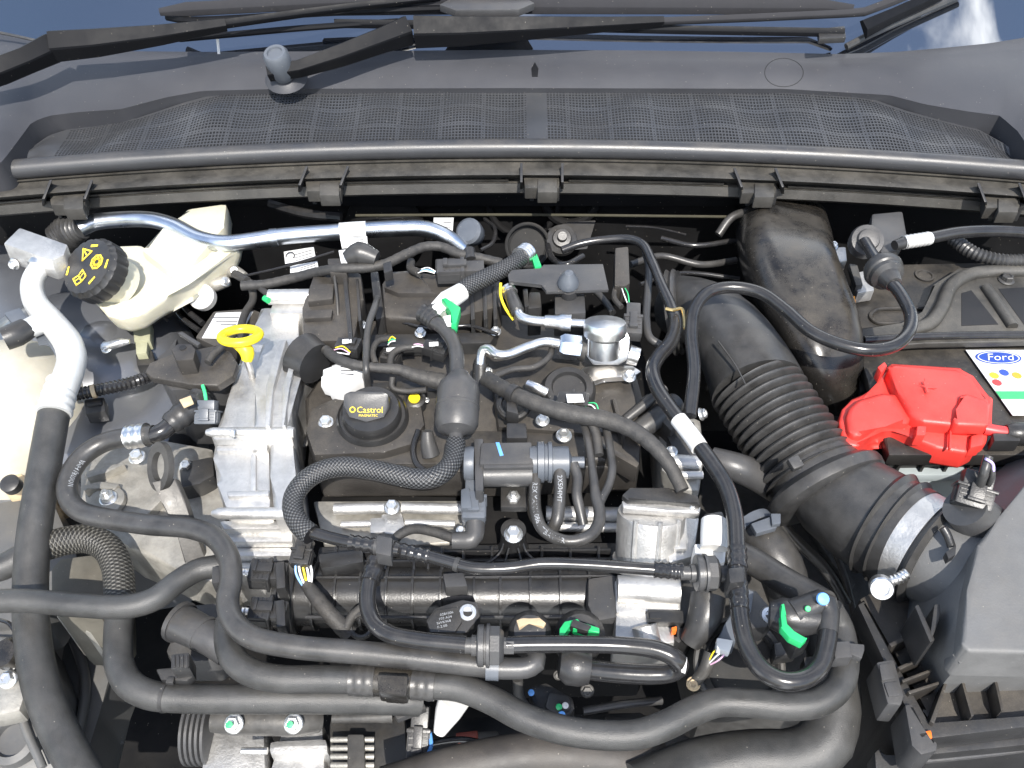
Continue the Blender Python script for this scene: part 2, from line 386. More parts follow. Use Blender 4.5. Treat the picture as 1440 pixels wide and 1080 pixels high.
def connector(parent, p, d, up=(0, 0, 1), L=30, Wd=20, H=16, m='plastic', boot=None, latch=True, name='connector'):
    """plug-and-socket electrical connector; sizes in photo px; axis d"""
    p = P3(p); k = wpx(1, p); L *= k; Wd *= k; H *= k; d = V(d).normalized(); up = V(up); up = (up-d*up.dot(d)).normalized(); sd = d.cross(up)
    b = MB()
    b.obox(p-d*L*.2, d, up, (L*.6, Wd, H), min(H, Wd)*.1)
    b.obox(p+d*L*.28, d, up, (L*.44, Wd*.82, H*.82), H*.08)
    b.obox(p+d*L*.04, d, up, (L*.08, Wd*1.12, H*1.14), H*.04)
    for i in (-1, 1): b.obox(p-d*L*.22+sd*(i*Wd*.5), d, up, (L*.42, Wd*.06, H*.5), 0)
    for q in range(3): b.obox(p-d*(L*(.1+.12*q))-up*0+up*H*.5, sd, up, (Wd*.86, L*.03, H*.10), 0)
    o = b.build(name, m, parent)
    if latch:
        lb = MB(); lb.obox(p+up*H*.62-d*L*.12, d, up, (L*.5, Wd*.42, H*.2), H*.04)
        lb.obox(p+up*H*.72-d*L*.32, d, up, (L*.09, Wd*.5, H*.2), H*.03); lb.build('latch', m, o if o.parent is None or o.parent.parent is None else parent)
    return o
def wires(parent, start, end, cols, spread=.004, w=.0016, sag=.004, name='wire'):
    a = P3(start); e = P3(end); d = (e-a); sd = d.cross(V((0, 0, 1))).normalized()
    for i, c in enumerate(cols):
        o = sd*(spread*(i-(len(cols)-1)/2)); mid = a.lerp(e, .5)+o*1.3+V((0, 0, sag+random.uniform(-.002, .002)))
        b = MB(); b.tube([a+o, mid, e+o*.5], w, n=6, metres=True, step=.003); b.build(name, M['w_'+c], parent)
# ================================================================== SETTING: bay floor, bulkhead, inner wings
def structure(o): o['kind'] = 'structure'; return o
def off(px): return 31*((px-725)/720)**2
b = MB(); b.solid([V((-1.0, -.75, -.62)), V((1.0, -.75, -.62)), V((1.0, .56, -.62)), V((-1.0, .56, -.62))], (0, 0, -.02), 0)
structure(b.build('engine_bay_floor', 'bay'))
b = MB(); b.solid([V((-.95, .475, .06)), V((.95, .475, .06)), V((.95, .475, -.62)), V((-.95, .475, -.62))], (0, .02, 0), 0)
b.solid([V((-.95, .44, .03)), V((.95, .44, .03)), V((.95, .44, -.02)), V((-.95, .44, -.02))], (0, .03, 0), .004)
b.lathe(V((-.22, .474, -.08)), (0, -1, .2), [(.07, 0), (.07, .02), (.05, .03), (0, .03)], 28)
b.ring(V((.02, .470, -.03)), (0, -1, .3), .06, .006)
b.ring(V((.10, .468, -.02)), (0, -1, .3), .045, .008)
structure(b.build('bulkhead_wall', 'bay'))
# flange edge with its olive sealant line under the cowl
b = MB(); b.tube([(500, 303, .0), (720, 302, .0), (1045, 305, .0)], 4, n=8)
tag(b.build('bulkhead_flange', mat('olive_flange', (.045, .042, .028), .7, dust=.2, spec=.2)), 'thin olive metal flange edge running under the black cowl rail', 'flange')
# left inner wing: strut tower and panels (world shapes)
b = MB()
tc_ = at(140, 480, -.06)
b.prism([(-60, 350), (215, 400), (250, 470), (262, 560), (225, 660), (60, 640), (-60, 620)], -.078, .10, .03)
b.lathe(at(143, 490, -.08), (-.1, -.3, 1), [(.06, 0), (.045, .012), (.030, .026), (.018, .032), (0, .033)], 30)
rings = []
for i, (r, z) in enumerate([(.20, -.55), (.19, -.30), (.165, -.12), (.14, -.075), (.10, -.055), (.05, -.05), (.001, -.05)]):
    rings.append([V((tc_.x-.05+r*1.0*math.cos(2*math.pi*k/40), tc_.y+.02+r*.9*math.sin(2*math.pi*k/40), z)) for k in range(40)])
b.loft(rings, cap=False)
b.solid([V((-.98, -.25, -.13)), V((-.66, -.25, -.15)), V((-.62, .46, -.12)), V((-.98, .46, -.10))], (0, 0, -.3), .02)
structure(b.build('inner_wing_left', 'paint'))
b = MB()
# lower left: longitudinal rail and front corner panels
b.solid([at(-60, 860, -.16), at(40, 862, -.16), at(66, 930, -.18), at(52, 990, -.19), at(120, 1110, -.24), at(-60, 1110, -.2)], (0, 0, -.12), .01)
b.solid([at(92, 880, -.28), at(150, 868, -.28), at(165, 935, -.29), at(135, 1000, -.30), at(118, 1100, -.31), at(60, 1100, -.31)], (0, 0, -.1), .006)
b.tube([(35, 940, -.17), (50, 980, -.18), (70, 1020, -.19), (85, 1060, -.20)], 22)
b.tube([(-20, 900, -.158), (20, 905, -.158), (36, 930, -.165), (30, 1000, -.18), (60, 1080, -.20)], 12)
b.tube([(100, 890, -.275), (120, 960, -.285), (100, 1080, -.30)], 14)
b.lathe(at(18, 1040, -.195), (0, -.2, 1), [(.03, -.01), (.028, .002), (.020, .004), (.018, -.004), (0, -.005)], 28)
b.solid([at(-20, 700, -.14), at(70, 690, -.14), at(110, 780, -.15), at(60, 870, -.15), at(-20, 880, -.15)], (0, 0, -.08), .012)
structure(b.build('front_rail_left', 'panel'))
b = MB(); b.solid([V((.62, -.5, -.2)), V((1.0, -.5, -.18)), V((1.0, .46, -.15)), V((.66, .46, -.18))], (0, 0, -.3), .02)
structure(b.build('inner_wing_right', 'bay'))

# ================================================================== COWL, GRILLE, SEAL, RAIL
topl = [(-70, 30), (0, 45), (50, 57), (110, 67), (180, 72), (300, 73), (480, 72), (720, 70), (900, 71), (1050, 73), (1180, 76), (1260, 73), (1330, 67), (1390, 61), (1440, 53), (1510, 40)]
botl = [(-70, 250), (-2, 236), (6, 229), (24, 205), (46, 175), (70, 166), (110, 161), (170, 157), (235, 140), (285, 131), (400, 128), (720, 127), (1100, 128), (1250, 137), (1300, 150), (1360, 160), (1405, 166), (1430, 188), (1447, 214), (1510, 238)]
def resample(pl, n):
    L = [0]
    for i in range(1, len(pl)): L.append(L[-1]+math.hypot(pl[i][0]-pl[i-1][0], pl[i][1]-pl[i-1][1]))
    out = []; j = 0
    for k in range(n):
        s = L[-1]*k/(n-1)
        while j < len(L)-2 and L[j+1] < s: j += 1
        f = (s-L[j])/(L[j+1]-L[j]); out.append((pl[j][0]+(pl[j+1][0]-pl[j][0])*f, pl[j][1]+(pl[j+1][1]-pl[j][1])*f))
    return out
def interp(pl, x):
    for i in range(len(pl)-1):
        if pl[i][0] <= x <= pl[i+1][0]:
            return pl[i][1]+(pl[i+1][1]-pl[i][1])*(x-pl[i][0])/(pl[i+1][0]-pl[i][0])
    return pl[0][1] if x < pl[0][0] else pl[-1][1]
cowl = T('windscreen_cowl', 'black plastic cowl panel with perforated air grille below the windscreen', 'cowl')
def topline(px): return interp(topl, px)
b = MB(); bb = resample(botl, 150); rows = []
NR = 7
for (qx, qy) in bb:
    txp = qx; typ = topline(qx)
    a = at(qx, qy, .118); c = at(txp, typ, .152)
    ring = [a+V((0, .008, -.045)), a+V((0, .002, -.004))]
    for k in range(NR+1):
        f = k/NR; p = a.lerp(c, f); p.z += .010*math.sin(math.pi*min(1, f*1.15))*.6 + (.004 if k == 0 else .004*(1-f)); ring.append(p)
    ring.append(c+V((0, .01, -.006)))
    rows.append(ring)
vsx = [p for r in rows for p in r]; n = len(rows[0])
b.add(vsx, [(i*n+j, i*n+j+1, (i+1)*n+j+1, (i+1)*n+j) for i in range(len(rows)-1) for j in range(n-1)])
ledge = b.build('upper_panel', 'cowl', cowl, angle=50)
# round cap outline and small arrow mark moulded in the panel
def ledge_pt(px, py, lift=0):
    qy = interp(botl, px); ty = topline(px); lo, hi = 0.0, 1.0; a = at(px, qy, .118); c = at(px, ty, .152)
    def pt(f):
        p = a.lerp(c, f); p.z += .010*math.sin(math.pi*min(1, f*1.15))*.6 + .004*(1-f); return p
    for _ in range(24):
        mid = (lo+hi)/2; r_ = pt(mid)-CAM; yy = 540-FPX*r_.dot(UPV)/r_.dot(AX)
        if yy > py: lo = mid
        else: hi = mid
    return pt((lo+hi)/2)+V((0, 0, lift))
b = MB(); b.tube([ledge_pt(1101+27*math.cos(a*math.pi/18), 102+20*math.sin(a*math.pi/18)) for a in range(37)], .0013, n=6, metres=True, step=.004); b.build('moulded_circle', 'grille_dark', cowl)
b = MB(); b.solid([ledge_pt(x, y, .0012) for x, y in ((748, 108), (747, 97), (752, 88), (757, 97), (756, 108))], (0, 0, -.003), .0005); b.build('arrow_mark', 'wiper', cowl)
# grille floor with real perforations
b = MB(); X0, X1 = at(12, 200, .088).x, at(1440, 200, .088).x+.06
pit = .0053; nc = int((X1-X0)/pit); NRW = 21
def floor_pt(i, j):
    px = 12+(1500-12)*i/nc; f = j/NRW
    a = at(px, 199+off(px), .088); e = at(px, interp(botl, px), .118)
    yb = max(e.y+.012, a.y+.01); y = a.y+(yb-a.y)*f
    e_ = min(1, max(0, (300-px)/200)) + min(1, max(0, (px-1230)/170))
    z = .088+(.0265-.022*e_)*f + (.004*math.sin(i*2*math.pi/26)*math.sin(math.pi*f) + .0015*math.sin(i*.09+f*4))*math.sin(math.pi*min(1, f*1.02))
    return V((a.x, y, z))
vs_ = []; fs_ = []; idx = {}
def gv(i, j):
    if (i, j) not in idx: idx[(i, j)] = len(vs_); vs_.append(floor_pt(i, j))
    return idx[(i, j)]
solidcol = [k for k in range(nc) if 742 <= 12+(1488)*(k+.5)/nc <= 768]
for i in range(nc):
    for j in range(NRW):
        q = [gv(i, j), gv(i+1, j), gv(i+1, j+1), gv(i, j+1)]
        px = 12+1488*(i+.5)/nc
        dens = not (i in solidcol or j in (0, NRW-1) or px < 75 or px > 1432); hf = .40 if (i % 13 == 12 or j % 7 == 6) else .64
        if not dens: fs_.append(q); continue
        c = sum((vs_[k] for k in q), V())/4; inn = []; low = []
        for k in q:
            inn.append(len(vs_)); vs_.append(c+(vs_[k]-c)*hf)
        for k in inn[:4]:
            low.append(len(vs_)); vs_.append(vs_[k]+V((0, 0, -.0025)))
        for k in range(4):
            k2 = (k+1) % 4
            fs_.append([q[k], q[k2], inn[k2], inn[k]]); fs_.append([inn[k], inn[k2], low[k2], low[k]])
b.add(vs_, fs_); b.build('grille_mesh', 'mesh', cowl, kind='stuff')
b = MB(); gx = [12+1488*k/40 for k in range(41)]
b.loft([[at(p, 199+off(p), .07), at(p, 199+off(p), .07)+V((0, .16, .0))] for p in gx], cap=False, closed=False); b.build('grille_backing', 'grille_dark', cowl)
# rubber seal bead
b = MB(); b.tube([(p, 208.5+off(p), .094) for p in range(-90, 1560, 60)], 27, n=16, step=.02); bead = b.build('bonnet_seal', 'seal')
tag(bead, 'round black rubber bonnet seal running along the front of the cowl', 'seal')
# front rail: ridged profile
rail = T('cowl_rail', 'dusty black plastic rail with raised ribs below the bonnet seal', 'rail')
def railprof(px, rows):
    return [at(px, y+off(px), z) for y, z in rows]
b = MB(); st = list(range(-90, 1560, 30))
b.loft([railprof(p, [(214, .075), (221, .080), (226, .080), (228, .075), (236, .074), (240, .078), (246, .078), (249, .066), (253, .052)]) for p in st], cap=False, closed=False)
b.build('ridged_shelf', 'rail', rail, angle=25)
b = MB()
segs = [(-90, 62), (122, 428), (484, 715), (800, 1018), (1108, 1385)]
b.loft([railprof(p, [(250, .050), (254, .056), (257, .056), (258, .054), (271, .040), (273, .034), (268, .02)]) for p in st], cap=False, closed=False)
b.build('lower_lip', 'rail', rail, angle=25)
for a0, a1 in segs:
    b = MB(); ss = [a0+(a1-a0)*k/12 for k in range(13)]
    b.loft([[at(p, 250.5+off(p), .060), at(p, 253+off(p), .062), at(p, 255.5+off(p), .058), at(p, 254+off(p), .050)] for p in ss]); b.build('raised_strip', 'rail', rail)
for x0, wh in ((95, 'above the refrigerant block fitting'), (455, 'above the small paper labels'), (762, 'in line with the plain divider of the grille'), (1067, 'right above the intake snorkel'), (1410, 'above the battery')):
    o0 = off(x0)-2; ck = T('rail_clip', 'finned black clip on the cowl rail '+wh, 'clip', 'clips along the cowl rail')
    b = MB(); b.prism([(x0-26, 249+o0), (x0+26, 249+o0), (x0+24, 266+o0), (x0-24, 266+o0)], .068, .02, .002)
    b.prism([(x0-6, 252+o0), (x0+22, 252+o0), (x0+22, 272+o0), (x0-6, 272+o0)], .071, .02, .002); b.build('base', 'rail', ck)
    for sx in (-1, 1):
        b = MB(); sk = -6 if x0 < 600 else (6 if x0 > 900 else 0); xx = x0+sx*27
        p = [at(xx-sk*.9, 231+o0, .094), at(xx+sk*.9, 258+o0, .079), at(xx+sk*.9, 268+o0, .05), at(xx-sk*.9, 240+o0, .062)]
        b.solid(p, (.004*sx, 0, 0), .0008); b.build('fin', 'plastic', ck)
        b = MB(); b.obox(at(x0+sx*18+4, 272+o0, .052), (1, 0, 0), (0, 0, 1), (.006, .006, .03), .001); b.build('foot', 'plastic', ck)
# ================================================================== WINDSCREEN
b = MB(); rows = []
for px in range(-90, 1560, 30):
    a = at(px, topline(px)+2, .150)+V((0, .003, -.004)); rows.append([a+V((0, t*.82, t*.50-.05*t*t)) for t in (0, .15, .3, .5, .75, 1.0)])
b.loft(rows, cap=False, closed=False); g = b.build('windscreen', 'glass', angle=60)
tag(g, 'dark car windscreen reflecting blue sky and white cloud', 'windscreen')
# ================================================================== WIPERS
def bar(m, pts, up=V((0, -.5, .86))):
    """tapering boxed bar: pts (px,py,z,height px,thickness m)"""
    rings = []
    P = [at(p[0], p[1], p[2]) for p in pts]
    for i, p in enumerate(pts):
        d = (P[min(i+1, len(P)-1)]-P[max(0, i-1)]).normalized(); n = tocam(P[i]); n = (n-d*n.dot(d)).normalized(); s_ = n.cross(d)
        h = wpx(p[3], P[i])/2; t = p[4]
        rings.append([P[i]+s_*h-n*t, P[i]+s_*h*.96-n*t*.15, P[i]-s_*h*.08+n*t*.25, P[i]-s_*h*.22+n*t*.18, P[i]-s_*h*.95-n*t*.75, P[i]-s_*h-n*t*1.2])
    m.loft(rings); return m
w1 = T('windscreen_wiper', 'long black wiper arm with its pivot out of sight beside the bonnet edge', 'wiper')
b = MB(); bar(b, [(-60, 118, .20, 40, .02), (0, 100, .205, 38, .02), (40, 84, .21, 36, .02), (78, 66, .215, 40, .02)]); b.build('arm_head', 'wiper', w1, angle=14)
b = MB(); bar(b, [(70, 66, .218, 42, .02), (130, 61, .22, 38, .02), (220, 50, .222, 28, .016), (318, 35, .224, 17, .012)]); b.build('arm', 'wiper', w1, angle=14)
b = MB(); bar(b, [(314, 34, .224, 13, .006), (400, 22, .226, 12, .005), (500, 9, .228, 11, .005), (640, -6, .23, 10, .005)]); b.build('rod', 'wiper', w1)
bl = T('wiper_blade', 'grey topped wiper blade resting across the blue glass behind the first arm', 'wiper blade')
b = MB(); bar(b, [(224, 17, .222, 10, .004), (262, 13, .223, 19, .006), (480, 2, .226, 18, .006), (760, -8, .23, 16, .006)]); b.build('spoiler', 'wiper_grey', bl)
b = MB(); b.tube([(235, 24, .205), (262, 28, .205), (480, 17, .21), (760, 6, .214)], 10, n=8); b.build('rubber_blade', 'wiper', bl)
b = MB(); b.tube([(252, 55, .19), (330, 48, .19), (420, 40, .195), (560, 30, .20)], 9, n=8); b.build('shade_strip', 'wiper', bl)  # black strip standing in for shadow and blade reflection under the rod
w2 = T('windscreen_wiper', 'black wiper arm with exposed round pivot nut standing on the cowl', 'wiper')
c = at(402, 108, .15); b = MB(); b.lathe(c, (0, -.3, 1), [(wpx(30, c), -.004), (wpx(24, c), .004), (wpx(18, c), .008), (wpx(17, c), .03)]); b.build('pivot_base', 'cowl', w2)
c = at(392, 88, .185); b = MB(); b.lathe(c, (-.1, -.32, 1), [(wpx(13, c), -.03), (wpx(17, c), -.02), (wpx(18, c), .0), (wpx(18, c), .016), (wpx(15, c), .021), (wpx(11, c), .021), (wpx(10, c), .018), (0, .018)]); b.build('pivot_nut', 'plastic_slate', w2)
b = MB(); bar(b, [(376, 104, .172, 22, .012), (420, 97, .178, 24, .014), (480, 78, .188, 30, .016), (540, 56, .20, 34, .018), (578, 42, .206, 40, .018)]); b.build('arm_head', 'wiper', w2, angle=14)
b = MB(); bar(b, [(582, 45, .207, 44, .018), (650, 44, .208, 40, .018), (760, 39, .21, 30, .015), (860, 34, .212, 20, .012), (934, 30, .214, 14, .01)]); b.build('arm', 'wiper', w2, angle=14)
b = MB(); bar(b, [(930, 30, .214, 11, .005), (1060, 25, .216, 11, .005), (1190, 19, .219, 11, .005), (1218, 16, .222, 12, .005), (1260, 0, .23, 12, .005), (1320, -25, .24, 12, .005)]); b.build('rod', 'wiper_grey', w2)
bl2 = T('wiper_blade', 'grey flat wiper blade with clip lying across the glass above the long arm', 'wiper blade')
b = MB(); bar(b, [(440, 14, .212, 16, .006), (700, 8, .214, 22, .006), (1160, 10, .218, 20, .006), (1200, 14, .219, 14, .005)]); b.build('spoiler', 'wiper_grey', bl2)
b = MB(); b.prism([(618, 6), (640, -6), (735, -6), (752, 4), (730, 13), (640, 14)], .226, .012, .002); b.build('clip', 'plastic_grey', bl2)
b = MB(); bar(b, [(470, 33, .20, 12, .004), (700, 36, .20, 12, .004), (960, 42, .198, 12, .004), (1188, 46, .196, 12, .004)]); b.build('rubber_blade', 'wiper', bl2)
b = MB(); b.prism([(1150, 40), (1188, 36), (1190, 52), (1152, 54)], .195, .01, .002); b.build('end_cap', 'plastic', bl2)
bl3 = T('wiper_blade', 'dark wiper blade pointing up the glass from the cowl corner', 'wiper blade')
b = MB(); bar(b, [(1218, 40, .20, 26, .008), (1260, 20, .21, 20, .008), (1330, -12, .225, 18, .008)]); b.build('spoiler', 'wiper', bl3)
b = MB(); b.tube([(1190, 66, .165), (1225, 48, .18), (1280, 24, .192), (1360, -10, .21)], 10, n=8); b.build('rubber_blade', 'rubber', bl3)
b = MB(); b.tube([(305, 42, .2), (306, 56, .18), (308, 76, .16)], 4, n=6); tag(b.build('washer_strip', 'paper'), 'short pale plastic strip hanging beneath the wiper arm', 'strip')
b = MB(); b.tube([(-20, 42, .175), (20, 50, .17), (55, 58, .165)], 4, n=6); tag(b.build('glass_edge_wire', 'rubber'), 'thin dark trim line at the corner of the windscreen', 'trim')
# ================================================================== LEFT: air-conditioning lines
t = T('refrigerant_pipe', 'bright zinc refrigerant pipe bending along under the cowl rail', 'pipe')
m = MB(); m.tube([(112, 322, .022), (132, 313, .025), (165, 309, .027), (212, 309, .03), (245, 318, .03), (282, 336, .028), (318, 342, .028), (400, 332, .03), (480, 326, .03), (565, 321, .03), (600, 322, .028), (626, 332, .02), (650, 350, .0)], 23, n=20)
pipe = m.build('pipe', 'zinc', t); pp = m.path
m = MB(); m.tube([(380, 334.5, .030), (390, 333.5, .030)], 25.5, n=20); m.build('crimp', 'zinc', t)
m = MB(); m.tube([(478, 326, .0302), (497, 324.5, .0302), (515, 323.5, .0302)], 25, n=20)
m.solid([at(478, 334, .043), at(516, 332, .043), at(517, 345, .034), at(481, 349, .034)], (0, .0, -.0012), .0003); lab = m.build('paper_tag', 'paper', t)
for i in range(4):
    c = at(504, 334+i*3.2, .0432-i*.0026); m = MB(); m.solid([c+V((-.008+.001*(i % 2), 0, .0005)), c+V((.008, .0004, .0005)), c+V((.008, .0014, .0005)), c+V((-.008+.001*(i % 2), .001, .0005))], (0, 0, -.0003), 0); m.build('print_line', 'print', lab)
m = MB(); m.tube([(84, 338, .0), (98, 326, .012), (116, 320, .022)], [44, 46, 30], n=20, ribs=(.006, .06)); m.build('end_grommet', 'rubber', t)

t = T('refrigerant_fitting', 'cast aluminium block fitting with white pipe and black service cap by strut tower', 'fitting')
m = MB(); m.solid([at(27, 319, .085), at(95, 343, .085), at(90, 358, .085), at(72, 366, .085), at(4, 342, .085)], (0, -.004, -.032), .004); m.build('block', 'alu', t)
bolt(t, (19, 372, .058), (-.3, -.8, .2), 17)
m = MB(); m.tube([(66, 358, .07), (60, 376, .06)], [34, 40], n=20); m.build('collar', 'steel', t)
m = MB(); m.tube([(60, 370, .062), (46, 396, .055), (50, 425, .05), (75, 455, .045), (96, 483, .04), (101, 505, .035), (95, 530, .03), (86, 552, .026)], [29, 31, 33, 36, 38, 38, 38, 38], n=20); m.build('pipe', 'white_alu', t)
m = MB(); m.tube([(88, 538, .027), (82, 560, .024), (76, 582, .020)], [42, 45, 46], n=24, ribs=(.011, .05)); m.build('crimp_sleeve', 'white_alu', t)
m = MB(); m.tube([(72, 448, .047), (50, 458, .05), (36, 464, .052)], [30, 30, 28], n=18); m.build('service_port', 'white_alu', t)
m = MB(); m.tube([(38, 462, .052), (24, 470, .053), (6, 477, .053)], [32, 36, 34], n=10); m.build('port_cap', 'plastic', t)
m = MB(); m.prism([(48, 466), (70, 450), (88, 462), (84, 500), (76, 498), (66, 478), (52, 480)], .036, .008, .001); m.build('bracket', 'plastic_slate', t)
m = MB(); m.prism([(5, 440), (28, 432), (40, 448), (20, 458)], .056, .01, .002); m.build('tab', 'plastic_slate', t)
m = MB(); m.tube([(77, 576, .018), (68, 625, .006), (57, 690, -.01), (47, 760, -.028), (43, 830, -.045), (46, 900, -.055), (58, 965, -.062), (84, 1030, -.07), (122, 1100, -.08)], 47, n=24); h = m.build('refrigerant_hose', 'foam')
tag(h, 'thick matt black refrigerant hose dropping from the white crimped pipe', 'hose')

# ================================================================== coolant expansion tank
t = T('coolant_tank', 'white plastic coolant tank at the bay edge behind the refrigerant pipe', 'coolant tank')
c = at(8, 560, -.06); r = wpx(105, c); m = MB()
m.loft([[c+V((r*a*math.cos(2*math.pi*k/36), r*1.08*a*math.sin(2*math.pi*k/36), z)) for k in range(36)] for a, z in ((.80, -.16), (.97, -.13), (1.03, -.09), (1.02, -.05), (.97, -.015), (.88, .012), (.74, .036), (.55, .054), (.3, .066), (.02, .070))], cap=True); m.build('upper_shell', 'tank', t, angle=60)
m = MB(); m.loft([[c+V((r*a*math.cos(2*math.pi*k/36), r*1.08*a*math.sin(2*math.pi*k/36), z)) for k in range(36)] for a, z in ((1.09, -.145), (1.11, -.14), (1.11, -.13), (1.09, -.125), (1.0, -.125))], cap=True); m.build('seam_flange', 'tan', t, angle=40)
m = MB(); m.prism([(60, 600), (128, 618), (112, 650), (95, 690), (40, 700), (20, 690)], -.155, .06, .01); m.build('lower_shell', 'tan', t)
m = MB(); m.prism([(0, 668), (20, 660), (40, 672), (34, 690), (8, 694)], -.10, .02, .004); m.build('mounting_lug', 'tan', t)
m = MB(); c2 = at(14, 680, -.075); m.lathe(c2, (0, -.3, 1), [(.012, -.01), (.012, .002), (.008, .004), (0, .004)]); m.build('mounting_stud', 'plastic', t)

# ================================================================== brake fluid reservoir
t = T('brake_fluid_reservoir', 'cream translucent brake fluid reservoir with black screw cap', 'fluid reservoir')
m = MB()
front = [(124, 402), (148, 350), (165, 344), (198, 343), (214, 352), (236, 380), (262, 374), (325, 330), (345, 338), (338, 352), (262, 396), (236, 416), (195, 444), (170, 450), (150, 445), (136, 428)]
m.prism(front, .016, .034, .012, taper=.9)
m.build('body', 'cream', t, angle=50)
m = MB(); m.prism([(196, 350), (238, 322), (262, 292), (320, 284), (316, 318), (275, 365), (240, 384)], .030, .045, .010); m.build('rear_chamber', 'cream', t, angle=50)
m = MB(); m.tube([(240, 396, .0165), (262, 386, .0165), (300, 360, .0165), (336, 345, .0165)], 7, n=8); m.build('seam', 'cream', t)
cap_ax = V((-.36, -.42, .84)).normalized(); cc = at(122, 374, .075); rc = wpx(43, cc)
m = MB(); m.lathe(cc-cap_ax*.05, cap_ax, [(rc*.80, -.012), (rc*.80, .02)], 28); m.build('neck', 'cream', t)
m = MB(); ax_, u_, w_ = basis(cap_ax); rings = []
for rr, hh, kn in ((rc*1.06, -.03, 0), (rc*1.08, -.026, 0), (rc*1.08, -.008, 1), (rc*1.0, -.004, 0), (rc*.97, 0, 0), (rc*.90, .0005, 0), (.0001, .0005, 0)):
    rings.append([cc+ax_*hh+(u_*math.cos(2*math.pi*k/72)+w_*math.sin(2*math.pi*k/72))*(rr*(1-.035*(k % 4 == 0))) for k in range(72)])
m.loft(rings, cap=True); cap = m.build('cap', 'plastic', t, angle=30)
fn = cap_ax; rt = V((1, 0, 0)); rt = (rt-fn*rt.dot(fn)).normalized(); ru = fn.cross(rt)
ang = math.radians(38); rt2 = rt*math.cos(ang)+ru*math.sin(ang); ru2 = fn.cross(rt2)
def on(x, y, l=.0012): return cc+rt2*(x*rc)+ru2*(y*rc)+fn*l
def strip(m, pts, wd):
    P = [on(*p) for p in pts]
    for i in range(len(P)-1):
        d = (P[i+1]-P[i]).normalized(); s_ = fn.cross(d)*wd/2
        m.add([P[i]+s_-d*wd/2, P[i]-s_-d*wd/2, P[i+1]-s_+d*wd/2, P[i+1]+s_+d*wd/2], [(0, 1, 2, 3)])
lw = .0022
m = MB(); strip(m, [(-.02, .30), (.42, .30), (.2, .68), (-.02, .30)], lw); strip(m, [(.2, .42), (.2, .54)], lw); strip(m, [(.2, .36), (.2, .37)], lw); m.build('warning_triangle', 'yellowprint', cap)
m = MB(); strip(m, [(-.62, -.02), (-.62, -.34), (-.40, -.38), (-.18, -.34), (-.18, -.02), (-.40, -.08), (-.62, -.02)], lw); strip(m, [(-.40, -.08), (-.40, -.38)], lw); strip(m, [(-.56, -.16), (-.46, -.19)], lw*.8); strip(m, [(-.34, -.19), (-.24, -.16)], lw*.8); m.build('manual_symbol', 'yellowprint', cap)
m = MB(); strip(m, [(.38+.24*math.cos(a*.7854+.39), -.22+.24*math.sin(a*.7854+.39)) for a in range(9)], lw*1.2); strip(m, [(.38+.12*math.cos(a*.5236), -.22+.12*math.sin(a*.5236)) for a in range(13)], lw*1.5); m.build('brake_symbol', 'yellowprint', cap)
for qx, qy, qa in ((.58, .42, -.8), (-.1, -.68, .1), (-.66, .42, .8), (.62, -.62, .7)):
    m = MB(); ca, sa = math.cos(qa), math.sin(qa)
    strip(m, [(qx-.09*ca, qy-.09*sa), (qx+.02*ca, qy+.02*sa)], lw*1.6); strip(m, [(qx+.1*ca, qy+.1*sa), (qx+.14*ca, qy+.14*sa)], lw*1.3); m.build('dot_mark', 'yellowprint', cap)

# connector below the reservoir
t = T('level_sensor_plug', 'dark brown plug with thin wire loop under the brake fluid reservoir', 'connector')
connector(t, (222, 432, -.03), (-.6, -.5, -.2), L=44, Wd=34, H=26, m='plastic_dusty')
m = MB(); m.tube([(200, 440, -.02), (210, 450, -.02), (222, 446, -.025), (226, 438, -.03)], 3, n=6); m.build('wire', 'w_pink', t)
t = T('wing_connector', 'olive grey electrical connector pair standing upright on the inner wing', 'connector')
m = MB(); m.prism([(186, 452), (212, 450), (211, 478), (188, 480)], -.045, .02, .003); m.prism([(190, 478), (208, 477), (206, 496), (191, 497)], -.048, .018, .002)
m.build('connector', mat('olive_connector', (.33, .33, .22), .5, var=.2, dust=.2), t)
m = MB(); m.prism([(190, 496), (214, 492), (218, 512), (192, 514)], -.06, .03, .003); m.build('holder', 'plastic', t)
t = T('wing_stud', 'pale zinc stud with clip screwed into the dished strut tower', 'stud')
m = MB(); m.tube([(148, 487, -.035), (160, 484, -.03), (172, 481, -.028), (182, 480, -.028)], [14, 13, 12, 7], n=12); m.build('stud', 'bolt', t)
bolt(t, (149, 488, -.034), (-.2, -.4, .9), 18)
t = T('wing_harness', 'ribbed black wiring conduit with clip crossing the inner wing', 'wiring harness')
m = MB(); m.tube([(100, 556, -.045), (130, 550, -.04), (165, 543, -.04), (195, 535, -.045), (225, 520, -.06)], 17, n=14, ribs=(.0055, .10)); m.build('conduit', 'rubber_gloss', t)
m = MB(); m.tube([(129, 551, -.04), (135, 549.5, -.04)], 20, n=14); m.build('clip_band', 'tan', t)
m = MB(); m.prism([(118, 562), (146, 558), (148, 578), (120, 582)], -.05, .02, .002); m.prism([(122, 566), (142, 563), (143, 568), (123, 571)], -.047, .01, .001); m.build('clip', 'plastic', t)

